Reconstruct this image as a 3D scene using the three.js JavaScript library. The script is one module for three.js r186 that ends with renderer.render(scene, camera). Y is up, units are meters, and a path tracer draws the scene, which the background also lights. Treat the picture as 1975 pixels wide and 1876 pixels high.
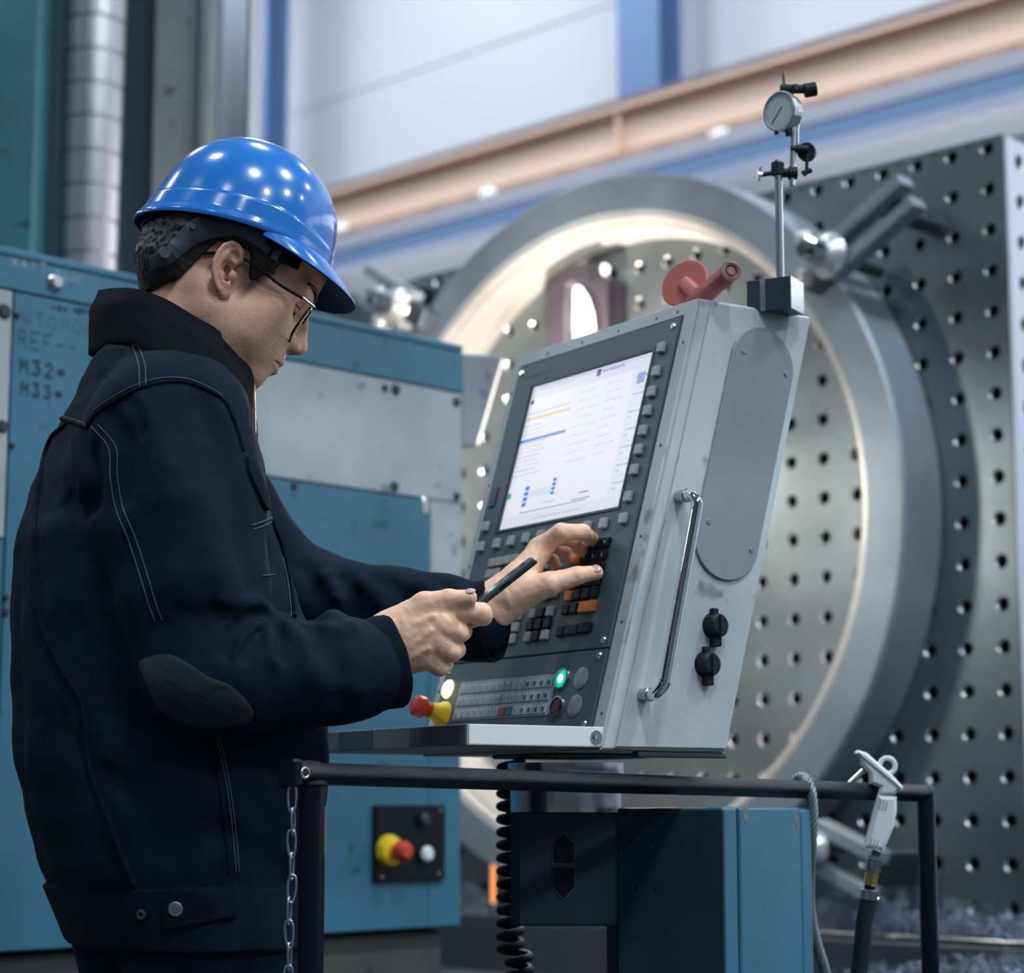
import * as THREE from 'three';
import { RoundedBoxGeometry } from 'three/addons/geometries/RoundedBoxGeometry.js';
import { mergeGeometries, mergeVertices, toCreasedNormals } from 'three/addons/utils/BufferGeometryUtils.js';
import { RectAreaLightUniformsLib } from 'three/addons/lights/RectAreaLightUniformsLib.js';
import { ImprovedNoise } from 'three/addons/math/ImprovedNoise.js';

// ------------------------------------------------------------------ camera, light, exposure
const FPX = 4100, PITCH = Math.atan(612 / 4100), EYE = 1.05;          // focal length in pixels, tilt upwards, eye height
const scene = new THREE.Scene();
const camera = new THREE.PerspectiveCamera(2 * Math.atan(938 / FPX) * 180 / Math.PI, 1975 / 1876, 0.05, 80);
camera.position.set(0, EYE, 0);
camera.rotation.x = PITCH;
camera.focus = 2.52;
camera.userData.fStop = 4.4;
camera.updateProjectionMatrix();
const renderer = new THREE.WebGLRenderer({ antialias: true });
renderer.toneMapping = THREE.LinearToneMapping;
renderer.toneMappingExposure = 1.0;
renderer.shadowMap.enabled = true;
scene.background = new THREE.Color(0.55, 0.7, 0.9);
RectAreaLightUniformsLib.init();
const HALL = -43.95 * Math.PI / 180;                                   // the hall and the machine stand turned by this
const LAMP_POWER = 62, LAMP_COLOR = new THREE.Color(0.80, 0.92, 1.0);
const WORK_POWER = 24, WORK_COLOR = new THREE.Color(1.0, 0.85, 0.72), WASH_POWER = 32, WASH_COLOR = new THREE.Color(0.93, 0.96, 1.0), SIDE_GAIN = 3.0;
const BAND_GLOW = 1.1;

// ------------------------------------------------------------------ small helpers
const V = (x, y, z) => new THREE.Vector3(x, y, z);
let seed = 12345;
const rnd = () => { seed = (seed * 1664525 + 1013904223) >>> 0; return seed / 4294967296; };
const noise3 = new ImprovedNoise();
const nz = (x, y, z) => noise3.noise(x + 37.3, y + 11.7, z + 5.1);
const cP = Math.cos(PITCH), sP = Math.sin(PITCH);
function ray(px, py) { const u = (px - 987.5) / FPX, v = -(py - 938) / FPX; return V(u, v * cP + sP, -(cP - v * sP)); }
function at(px, py, D) { const r = ray(px, py); return r.multiplyScalar(D / -r.z).add(V(0, EYE, 0)); }
function project(p) { const y = p.y - EYE, a = y * cP + p.z * sP, b = -y * sP + p.z * cP; return [987.5 + FPX * p.x / -b, 938 - FPX * a / -b]; }
const HX = V(Math.cos(HALL), 0, -Math.sin(HALL)), HZ = V(Math.sin(HALL), 0, Math.cos(HALL));
const hp = (x, y, z) => V(0, y, 0).addScaledVector(HX, x).addScaledVector(HZ, z);   // hall coordinates to the world
function hitZ(px, py, z) { const r = ray(px, py), t = z / r.dot(HZ); return [r.dot(HX) * t, EYE + r.y * t]; }      // pixel on a hall plane z = const: [x, y]
function hitX(px, py, x) { const r = ray(px, py), t = x / r.dot(HX); return [r.dot(HZ) * t, EYE + r.y * t]; }      // pixel on a hall plane x = const: [z, y]
const taken = {};
function numbered(n) { const k = taken[n] = (taken[n] ?? -1) + 1; return k ? `${n}_${String(k).padStart(3, '0')}` : n; }
function tag(o, label, category, group) { o.userData = { label, category }; if (group) o.userData.group = group; return o; }
function thing(name, label, category, pos = V(0, 0, 0), turn = 0, group) {
  const o = new THREE.Group(); o.name = numbered(name); o.position.copy(pos); o.rotation.y = turn; scene.add(o);
  return tag(o, label, category, group);
}
const hallThing = (name, label, category, x, y, z, group) => thing(name, label, category, hp(x, y, z), HALL, group);
function mesh(name, geo, mat, parent, pos) {
  const m = new THREE.Mesh(geo, mat); m.name = name; m.castShadow = m.receiveShadow = true;
  if (pos) m.position.set(...pos); if (parent) parent.add(m); return m;
}
function single(name, geo, mat, label, category, pos, turn = 0, group) {
  const m = mesh(numbered(name), geo, mat, scene); m.position.copy(pos); m.rotation.y = turn; return tag(m, label, category, group);
}
function struct(name, geo, mat, pos, turn = 0) { const m = mesh(numbered(name), geo, mat, scene); m.position.copy(pos); m.rotation.y = turn; m.userData.kind = 'structure'; return m; }
function copy(o, label, pos) { const c = o.clone(); c.name = numbered(o.name.replace(/_\d{3}$/, '')); c.userData = { ...o.userData, label }; c.position.copy(pos); scene.add(c); return c; }

// ------------------------------------------------------------------ geometry helpers
function boxUV(g, s = 1) {
  g = g.index ? g.toNonIndexed() : g; const p = g.attributes.position, n = g.attributes.normal, uv = new Float32Array(p.count * 2);
  for (let i = 0; i < p.count; i++) {
    const ax = Math.abs(n.getX(i)), ay = Math.abs(n.getY(i)), az = Math.abs(n.getZ(i)), x = p.getX(i), y = p.getY(i), z = p.getZ(i);
    const [a, b] = ax >= ay && ax >= az ? [z, y] : ay >= az ? [x, z] : [x, y];
    uv[2 * i] = a / s; uv[2 * i + 1] = b / s;
  }
  g.setAttribute('uv', new THREE.BufferAttribute(uv, 2)); return g;
}
function box(w, h, d, r = 0.002, x = 0, y = 0, z = 0, seg = 1) { const g = new RoundedBoxGeometry(w, h, d, seg, Math.min(r, w / 2.01, h / 2.01, d / 2.01)); g.translate(x, y, z); return boxUV(g); }
function span(x0, x1, y0, y1, z0, z1, r = 0.002) { return box(Math.abs(x1 - x0), Math.abs(y1 - y0), Math.abs(z1 - z0), r, (x0 + x1) / 2, (y0 + y1) / 2, (z0 + z1) / 2); }
function cyl(r0, r1, h, seg = 24, x = 0, y = 0, z = 0, axis = 'y', ch = 0) {   // lathe with small chamfers; r0 at the bottom
  const c = ch || Math.min(r0, r1, h) * 0.08, pts = [V2(0, -h / 2), V2(Math.max(r0 - c, 1e-4), -h / 2), V2(r0, -h / 2 + c), V2(r1, h / 2 - c), V2(Math.max(r1 - c, 1e-4), h / 2), V2(0, h / 2)];
  const g = toCreasedNormals(new THREE.LatheGeometry(pts, seg), 0.6);
  if (axis === 'x') g.rotateZ(-Math.PI / 2); if (axis === 'z') g.rotateX(Math.PI / 2);
  g.translate(x, y, z); return g;
}
const V2 = (x, y) => new THREE.Vector2(x, y);
function lathe(pts, seg = 32, crease = 0.6) { return toCreasedNormals(new THREE.LatheGeometry(pts.map(p => V2(...p)), seg), crease); }
function rod(a, b, r, seg = 12, r1 = r) {
  const d = b.clone().sub(a), g = cyl(r, r1, d.length(), seg); g.applyQuaternion(new THREE.Quaternion().setFromUnitVectors(V(0, 1, 0), d.clone().normalize()));
  const m = a.clone().add(b).multiplyScalar(0.5); g.translate(m.x, m.y, m.z); return g;
}
function tube(pts, r, n = 40, seg = 10, closed = false, tension = 0.5) {
  const c = new THREE.CatmullRomCurve3(pts, closed, 'catmullrom', tension), g = new THREE.TubeGeometry(c, n, r, seg, closed);
  if (closed) return g;
  const caps = [0, 1].map(t => { const s = new THREE.SphereGeometry(r, seg, 6); const p = c.getPoint(t); s.translate(p.x, p.y, p.z); return s; });
  return mergeGeometries([g, ...caps].map(strip));
}
function strip(g) { const h = g.index ? g.toNonIndexed() : g.clone(); for (const k of Object.keys(h.attributes)) if (!['position', 'normal', 'uv'].includes(k)) h.deleteAttribute(k); return h; }
const join = (...gs) => mergeGeometries(gs.flat().map(strip));
function slab(pts, depth, bevel = 0.002, holes = [], seg = 10) {                // outline in x,y; from z = 0 to depth
  const s = pts instanceof THREE.Shape ? pts : new THREE.Shape(pts.map(p => V2(...p)));
  for (const h of holes) s.holes.push(h instanceof THREE.Path ? h : new THREE.Path(h.map(p => V2(...p))));
  const g = new THREE.ExtrudeGeometry(s, { depth: Math.max(depth - 2 * bevel, 1e-4), bevelEnabled: bevel > 0, bevelSize: bevel, bevelOffset: -bevel, bevelThickness: bevel, bevelSegments: 1, curveSegments: seg });
  g.translate(0, 0, bevel); return boxUV(toCreasedNormals(g, 0.5));
}
function loft(rows, closeU = false, closeV = false) {                           // rows of points (Vector3), smooth
  const n = rows.length, m = rows[0].length, pos = [], idx = [], uv = [];
  rows.forEach((r, i) => r.forEach((p, j) => { pos.push(p.x, p.y, p.z); uv.push(j / 40, i / 40); }));
  for (let i = 0; i < (closeV ? n : n - 1); i++) for (let j = 0; j < (closeU ? m : m - 1); j++) {
    const a = i * m + j, b = i * m + (j + 1) % m, c = ((i + 1) % n) * m + j, d = ((i + 1) % n) * m + (j + 1) % m; idx.push(a, b, c, b, d, c);
  }
  const g = new THREE.BufferGeometry(); g.setAttribute('position', new THREE.Float32BufferAttribute(pos, 3)); g.setAttribute('uv', new THREE.Float32BufferAttribute(uv, 2));
  g.setIndex(idx); g.computeVertexNormals(); return g;
}

// ------------------------------------------------------------------ procedural textures and materials
function tex(n, fn, color = false, rep = 1) {
  const d = new Uint8Array(n * n * 4);
  for (let y = 0; y < n; y++) for (let x = 0; x < n; x++) { const c = fn(x / n, y / n), k = (y * n + x) * 4; for (let i = 0; i < 3; i++) d[k + i] = Math.max(0, Math.min(255, 255 * (c.length ? c[i] : c))); d[k + 3] = 255; }
  const t = new THREE.DataTexture(d, n, n); t.wrapS = t.wrapT = THREE.RepeatWrapping; t.magFilter = THREE.LinearFilter; t.minFilter = THREE.LinearMipmapLinearFilter; t.generateMipmaps = true;
  if (color) t.colorSpace = THREE.SRGBColorSpace; t.repeat.set(rep, rep); t.needsUpdate = true; return t;
}
function tileNoise(u, v, f, s) {                                                // periodic value noise
  const x = u * f, y = v * f, i = Math.floor(x), j = Math.floor(y), a = x - i, b = y - j, h = (p, q) => { const k = Math.sin(((p % f + f) % f) * 127.1 + ((q % f + f) % f) * 311.7 + s * 74.7) * 43758.5453; return k - Math.floor(k); };
  const sa = a * a * (3 - 2 * a), sb = b * b * (3 - 2 * b); return (h(i, j) * (1 - sa) + h(i + 1, j) * sa) * (1 - sb) + (h(i, j + 1) * (1 - sa) + h(i + 1, j + 1) * sa) * sb;
}
const fbm = (u, v, f, s, o = 5) => { let t = 0, a = 0.5, w = 0; for (let k = 0; k < o; k++) { t += a * tileNoise(u, v, f << k, s + k); w += a; a *= 0.55; } return t / w; };
const TX = {
  cloud: tex(256, (u, v) => 0.80 + 0.30 * (fbm(u, v, 4, 1) - 0.3), true),
  dirt: tex(512, (u, v) => { const a = fbm(u, v, 5, 3), b = fbm(u, v, 24, 8, 3), c = 0.86 + 0.26 * (a - 0.45) - (b > 0.73 ? (b - 0.73) * 2.2 : 0); return [c, c, c * 0.995]; }, true),
  rough: tex(256, (u, v) => 0.35 + 0.6 * fbm(u, v, 6, 5)),
  peel: tex(256, (u, v) => fbm(u, v, 32, 9, 3)),
  brush: tex(512, (u, v) => 0.5 * tileNoise(u * 1, v, 128, 4) * 0.4 + 0.35 * tileNoise(u * 0.25, v, 256, 6) + 0.3 * fbm(u, v, 4, 2)),
  steel: tex(512, (u, v) => { const c = 0.70 + 0.42 * (fbm(u, v, 3, 21) - 0.35) + 0.10 * (tileNoise(0, v, 12, 14) - 0.5) + 0.03 * (tileNoise(u, v, 128, 3) - 0.5); return [c, c, c * 0.99]; }, true),
  twill: tex(128, (u, v) => { const k = ((u + v) * 16) % 1; return 0.5 + 0.4 * Math.sin(k * 6.283) * (0.6 + 0.4 * Math.sin(v * 201)) + 0.2 * (tileNoise(u, v, 32, 3) - 0.5); }),
  speck: tex(256, (u, v) => fbm(u, v, 40, 12, 2)),
};
function rep(t, r) { const c = t.clone(); c.repeat.set(r, r); c.needsUpdate = true; return c; }
const PEEL = rep(TX.peel, 8), TWILL = rep(TX.twill, 60), BRUSH = rep(TX.brush, 2), SPECK = rep(TX.speck, 12);
const lin = (r, g, b) => new THREE.Color().setRGB(r, g, b);
function mat(c, roughness = 0.5, metalness = 0, o = {}) { return new THREE.MeshPhysicalMaterial({ color: c.isColor ? c : new THREE.Color(c), roughness, metalness, ...o }); }
const paint = (c, rough = 0.45, o = {}) => mat(c, rough, 0, { map: TX.dirt, bumpMap: PEEL, bumpScale: 0.0002, clearcoat: 0.15, clearcoatRoughness: 0.4, ...o });
const M = {
  teal: paint(lin(0.040, 0.180, 0.285), 0.42), tealDeep: paint(lin(0.045, 0.19, 0.28), 0.4), tealShade: paint(lin(0.007, 0.045, 0.068), 0.5),  // darkest teal: pedestal paint with the shade of its front put in
  cream: paint(lin(0.44, 0.50, 0.52), 0.5), grey: paint(lin(0.60, 0.66, 0.70), 0.42), greyDark: paint(lin(0.33, 0.36, 0.41), 0.45),
  panel: mat(lin(0.062, 0.098, 0.118), 0.42, 0, { bumpMap: PEEL, bumpScale: 0.0002 }), screenFrame: mat(lin(0.012, 0.03, 0.045), 0.35),
  black: mat(lin(0.005, 0.008, 0.011), 0.35, 0, { specularIntensity: 0.4 }), rubber: mat(lin(0.008, 0.013, 0.018), 0.55, 0, { specularIntensity: 0.5 }), charcoal: mat(lin(0.022, 0.032, 0.042), 0.45),
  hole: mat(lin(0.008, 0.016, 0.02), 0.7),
  keyGrey: mat(lin(0.36, 0.38, 0.40), 0.4), keyWarm: mat(lin(0.34, 0.33, 0.30), 0.4), keyBlack: mat(lin(0.006, 0.009, 0.013), 0.32, 0, { specularIntensity: 0.5 }), keyOrange: mat(lin(0.72, 0.20, 0.02), 0.4),
  chrome: mat(lin(0.78, 0.80, 0.83), 0.09, 1), steel: mat(lin(0.46, 0.48, 0.50), 0.38, 1, { roughnessMap: BRUSH }), steelBright: mat(lin(0.62, 0.64, 0.66), 0.25, 1),
  castSteel: mat(lin(0.34, 0.41, 0.455), 0.42, 0.75, { map: TX.steel, bumpMap: SPECK, bumpScale: 0.0002 }),
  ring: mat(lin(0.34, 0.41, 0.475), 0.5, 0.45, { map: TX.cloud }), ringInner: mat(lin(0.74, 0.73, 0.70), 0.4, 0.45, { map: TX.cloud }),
  darkSteel: mat(lin(0.09, 0.11, 0.13), 0.45, 0.8), railPaint: mat(lin(0.002, 0.005, 0.010), 0.17, 0, { specularIntensity: 0.7, bumpMap: SPECK, bumpScale: 0.0002 }),
  red: mat(lin(0.55, 0.05, 0.025), 0.4), redDull: mat(lin(0.42, 0.085, 0.07), 0.45), yellow: mat(lin(0.80, 0.52, 0.01), 0.4), mauve: paint(lin(0.085, 0.072, 0.10), 0.5),
  brass: mat(lin(0.62, 0.44, 0.18), 0.3, 1), orangePaint: paint(lin(0.80, 0.57, 0.44), 0.5, { map: null }), blueBeam: paint(lin(0.12, 0.22, 0.42), 0.5, { map: null }), wall: mat(lin(0.59, 0.635, 0.70), 0.75),
  floor: mat(lin(0.05, 0.055, 0.06), 0.5, 0, { map: TX.dirt }), ceiling: mat(lin(0.55, 0.60, 0.66), 0.8), wallDark: mat(lin(0.16, 0.19, 0.22), 0.8),
  helmet: mat(lin(0.010, 0.165, 0.55), 0.2, 0, { clearcoat: 0.7, clearcoatRoughness: 0.08 }), helmetShade: mat(lin(0.008, 0.02, 0.08), 0.5),
  denim: mat(lin(0.0045, 0.0118, 0.0235), 0.85, 0, { specularIntensity: 0.2, bumpMap: TWILL, bumpScale: 0.0003, sheen: 0.06, sheenRoughness: 0.6, sheenColor: lin(0.12, 0.2, 0.32) }),
  denimBlack: mat(lin(0.0035, 0.006, 0.010), 0.9, 0, { specularIntensity: 0.3, bumpMap: TWILL, bumpScale: 0.0003, sheen: 0.04, sheenRoughness: 0.6, sheenColor: lin(0.1, 0.14, 0.2) }),
  thread: mat(lin(0.045, 0.075, 0.125), 0.8), skin: mat(lin(1, 1, 1), 0.48, 0, { vertexColors: true, bumpMap: SPECK, bumpScale: 0.0002, sheen: 0.2, sheenRoughness: 0.5, sheenColor: lin(0.5, 0.3, 0.2) }),
  hair: mat(lin(0.016, 0.013, 0.011), 0.5, 0, { sheen: 0.3, sheenColor: lin(0.2, 0.17, 0.14), sheenRoughness: 0.4 }), nail: mat(lin(0.52, 0.30, 0.24), 0.25),
  glass: new THREE.MeshPhysicalMaterial({ color: 0xffffff, roughness: 0.02, transmission: 1, thickness: 0, ior: 1.5 }), eye: mat(lin(0.40, 0.38, 0.36), 0.12), iris: mat(lin(0.02, 0.013, 0.01), 0.1),
  chip: mat(lin(0.24, 0.29, 0.38), 0.2, 1), white: mat(lin(0.72, 0.75, 0.76), 0.4), swept: mat(lin(0.085, 0.075, 0.075), 0.5, 0, { map: TX.dirt }),
};
const glow = (c, k, base = 0x222222) => new THREE.MeshStandardMaterial({ color: base, emissive: c, emissiveIntensity: k, roughness: 0.4 });

// ------------------------------------------------------------------ the hall
{
  const x0 = -26, x1 = 13, z0 = -12.75, z1 = 11, H = 10.6, t = 0.3, w = x1 - x0, d = z1 - z0, cx = (x0 + x1) / 2, cz = (z0 + z1) / 2;
  struct('floor', box(w + 2 * t, 0.3, d + 2 * t, 0.01), M.floor, hp(cx, -0.15, cz), HALL);
  struct('ceiling', box(w + 2 * t, 0.3, d + 2 * t, 0.01), M.ceiling, hp(cx, H + 0.15, cz), HALL);
  struct('wall_left', box(t, H, d + 2 * t, 0.01), M.wallDark, hp(x0 - t / 2, H / 2, cz), HALL);
  struct('wall_right', box(t, H, d + 2 * t, 0.01), M.wallDark, hp(x1 + t / 2, H / 2, cz), HALL);
  struct('wall_front', box(w, H, t, 0.01), M.wallDark, hp(cx, H / 2, z1 + t / 2), HALL);
  // far wall: a row of light cladding panels over the glowing band and another below it
  const seamY = hitZ(900, 105, z0)[1], bandTop = 5.655, bandBot = 4.2;
  const wall = struct('wall_back', box(w, H, 0.2, 0.01), M.wallDark, hp(cx, H / 2, z0 - t + 0.02), HALL);
  wall.geometry.dispose(); wall.geometry = join(span(-w / 2, w / 2, bandTop - H / 2, H / 2, -0.1, 0.1), span(-w / 2, w / 2, -H / 2, bandBot - H / 2, -0.1, 0.1));
  const rows = [[bandTop, 5.9], [5.9, seamY], [seamY, seamY + 1.6], [seamY + 1.6, H], [0, 1.1], [1.1, 2.2], [2.2, 3.3], [3.3, bandBot]];
  const colX = [x0, -19.6, -14.9, -10.2, -5.5, -0.8, 3.9, 8.6, x1];
  for (const [a, b] of rows) for (let k = 0; k < colX.length - 1; k++)
    mesh('wall_panel', span(colX[k] + 0.006 - cx, colX[k + 1] - 0.006 - cx, a + 0.004 - H / 2, b - 0.004 - H / 2, 0.1, 0.28, 0.01), M.wall, wall);
  // added glowing band standing in for a brightly lit stretch of wall
  const glowBand = struct('lit_wall_band_1', join(span(-w / 2, w / 2, bandTop - 0.06, bandTop, -0.04, 0.06), span(-w / 2, w / 2, bandBot, bandBot + 0.06, -0.04, 0.06)), M.white, hp(cx, 0, z0 - 0.1), HALL);
  const pane = glow(new THREE.Color(0.93, 0.97, 1.0), BAND_GLOW, 0xdddddd), paneGeo = box(2.28, bandTop - bandBot - 0.12, 0.02, 0.004);
  for (let k = 0; k < 17; k++) { mesh('glow_pane', paneGeo, pane, glowBand, [-w / 2 + 1.147 + k * 2.294, (bandTop + bandBot) / 2, 0]); if (k) mesh('band_bar', box(0.05, bandTop - bandBot - 0.12, 0.07, 0.004), M.white, glowBand, [-w / 2 + k * 2.294, (bandTop + bandBot) / 2, 0]); }
  for (let k = 0; k < 4; k++) { const l = new THREE.RectAreaLight(new THREE.Color(0.93, 0.97, 1.0), BAND_GLOW, w / 4, bandTop - bandBot); l.position.copy(hp(x0 + w / 8 + k * w / 4, (bandTop + bandBot) / 2, z0 + 0.05)); l.lookAt(l.position.clone().add(HZ)); scene.add(l); }

  // blue building columns with a corbel under the crane runway
  const colShape = h => join(span(-0.21, 0.21, 0, h, -0.14, -0.115), span(-0.21, 0.21, 0, h, 0.115, 0.14), span(-0.012, 0.012, 0, h, -0.115, 0.115));
  const sh = colShape(H - 0.02);
  for (const [px, label] of [[1257, 'blue steel building column behind the crane beam, right of centre'], [512, 'blue steel building column just above the man in the helmet']]) {
    const [x] = hitZ(px, 100, -12.3), c = hallThing('building_column', label, 'column', x, 0.005, -12.27);
    mesh('flange_column', sh, M.blueBeam, c); mesh('corbel', join(span(-0.24, 0.30, 5.66, 5.79, -0.1, 0.36), span(-0.03, 0.03, 5.3, 5.66, 0.1, 0.34)), M.blueBeam, c);
  }
  // crane runway
  const zb = -12.02, beam = hallThing('crane_runway_beam', 'orange crane runway beam crossing the far wall', 'beam', cx, 0, zb);
  const L = w - 0.02;
  mesh('web', span(-L / 2, L / 2, 5.985, 6.33, -0.02, 0.02), M.orangePaint, beam);
  mesh('top_flange', span(-L / 2, L / 2, 6.33, 6.36, -0.12, 0.12), M.orangePaint, beam);
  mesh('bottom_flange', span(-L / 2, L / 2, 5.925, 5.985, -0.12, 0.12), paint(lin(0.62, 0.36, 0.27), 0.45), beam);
  mesh('crane_rail', span(-L / 2, L / 2, 6.36, 6.43, -0.09, 0.09), paint(lin(0.22, 0.15, 0.17), 0.5), beam);
  for (const x of colX.slice(1, -1)) mesh('stiffener', span(-0.012, 0.012, 5.985, 6.33, 0.02, 0.1), M.orangePaint, beam, [x - 0.17 - cx, 0, 0]);
  const gb = hallThing('grey_wall_channel', 'lilac grey steel channel right under the orange beam', 'beam', cx, 0, zb - 0.02);
  mesh('channel', span(-L / 2, L / 2, 5.80, 5.922, -0.08, 0.16), paint(lin(0.38, 0.39, 0.48), 0.5, { map: null }), gb);
  const bb = hallThing('blue_wall_beam', 'blue horizontal beam under the grey channel of the far wall', 'beam', cx, 0, zb - 0.02);
  mesh('web', span(-L / 2, L / 2, 5.66, 5.797, -0.08, 0.15), M.blueBeam, bb);
  // small white lights on the runway
  for (const [px, py, label] of [[938, 372, 'small white light on the orange beam, middle of three'], [655, 440, 'small white light on the orange beam next to the helmet'], [1385, 256, 'small white light on the orange beam left of the dial gauge']]) {
    const [x, y] = hitZ(px, py, zb + 0.14), f = hallThing('beam_light', label, 'lamp', x, y, zb + 0.13, 'small lights on the crane beam');
    const g = new THREE.SphereGeometry(0.06, 20, 12); g.scale(1.5, 0.5, 0.5);
    mesh('diffuser', g, glow(new THREE.Color(1, 0.97, 0.93), 0.6, 0xffffff), f); mesh('base_plate', cyl(0.075, 0.075, 0.02, 20, 0, 0, -0.02, 'z'), M.white, f);
  }
  // white conduit beside the column
  { const [x] = hitZ(1203, 100, -12.3), p = hallThing('white_conduit', 'white vertical pipe beside the blue column above the beam', 'pipe', x, 0, -12.33);
    mesh('pipe', cyl(0.06, 0.06, 3.9, 16, 0, 8.35, 0), M.white, p); mesh('pipe_clip', cyl(0.07, 0.07, 0.12, 16, 0.0, 7.2, 0.0), M.greyDark, p); }

  // lamps added to brighten the far wall
  const washNames = ['first', 'second', 'third', 'fourth', 'fifth', 'sixth', 'seventh', 'eighth'];
  for (let k = 0; k < 8; k++) {
    const x = -22 + k * 4.7, o = hallThing('added_wall_washer', `added long white lamp brightening the far wall, ${washNames[k]} from the left`, 'lamp', x, 9.6, -10.1, 'added wall washer lamps'), a = 0.75;
    const hd = span(-1.1, 1.1, 0.004, 0.1, -0.22, 0.22, 0.02), ln = span(-1.06, 1.06, -0.01, 0.004, -0.19, 0.19, 0.003); hd.rotateX(a); ln.rotateX(a);
    mesh('lamp_housing', hd, M.greyDark, o); mesh('lens', ln, glow(WASH_COLOR, 9, 0xffffff), o); mesh('suspension_rod', cyl(0.012, 0.012, 0.91, 8, -0.8, 0.54, 0), M.steel, o); mesh('suspension_rod', cyl(0.012, 0.012, 0.91, 8, 0.8, 0.54, 0), M.steel, o);
    const l = new THREE.RectAreaLight(WASH_COLOR, WASH_POWER, 2.12, 0.38); l.position.copy(hp(x, 9.58, -10.115)); l.rotation.set(-Math.PI / 2 + a, HALL, 0, 'YXZ'); scene.add(l);
  }
  // ceiling lamps
  const lampLabels = ['first', 'second', 'third', 'fourth'];
  const head = span(-0.62, 0.62, 0, 0.09, -0.32, 0.32, 0.02), lens = span(-0.58, 0.58, -0.012, 0.0, -0.28, 0.28, 0.004), lensMat = glow(LAMP_COLOR, 9, 0xffffff);
  const LX = [-17, -10.5, -4, 2.5, 8.5], LZ = [-9.2, -4.6, 0.2, 5.5];
  LZ.forEach((z, j) => LX.forEach((x, i) => {
    const o = hallThing('high_bay_lamp', `white high bay ceiling lamp, ${lampLabels[j]} row from the far wall, number ${['one', 'two', 'three', 'four', 'five'][i]} from the left`, 'lamp', x, 9.0, z, 'high bay lamps under the ceiling');
    mesh('lamp_housing', head, M.greyDark, o); mesh('lens', lens, lensMat, o); mesh('suspension_rod', cyl(0.01, 0.01, 1.5, 8, -0.4, 0.84, 0), M.steel, o); mesh('suspension_rod', cyl(0.01, 0.01, 1.5, 8, 0.4, 0.84, 0), M.steel, o);
    const l = new THREE.RectAreaLight(LAMP_COLOR, LAMP_POWER * (i > 2 && j > 0 && j < 3 ? SIDE_GAIN : 0.8), 1.16, 0.56); l.position.copy(hp(x, 8.98, z)); l.rotation.set(-Math.PI / 2, HALL, 0, "YXZ"); scene.add(l);
  }));
}

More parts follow.
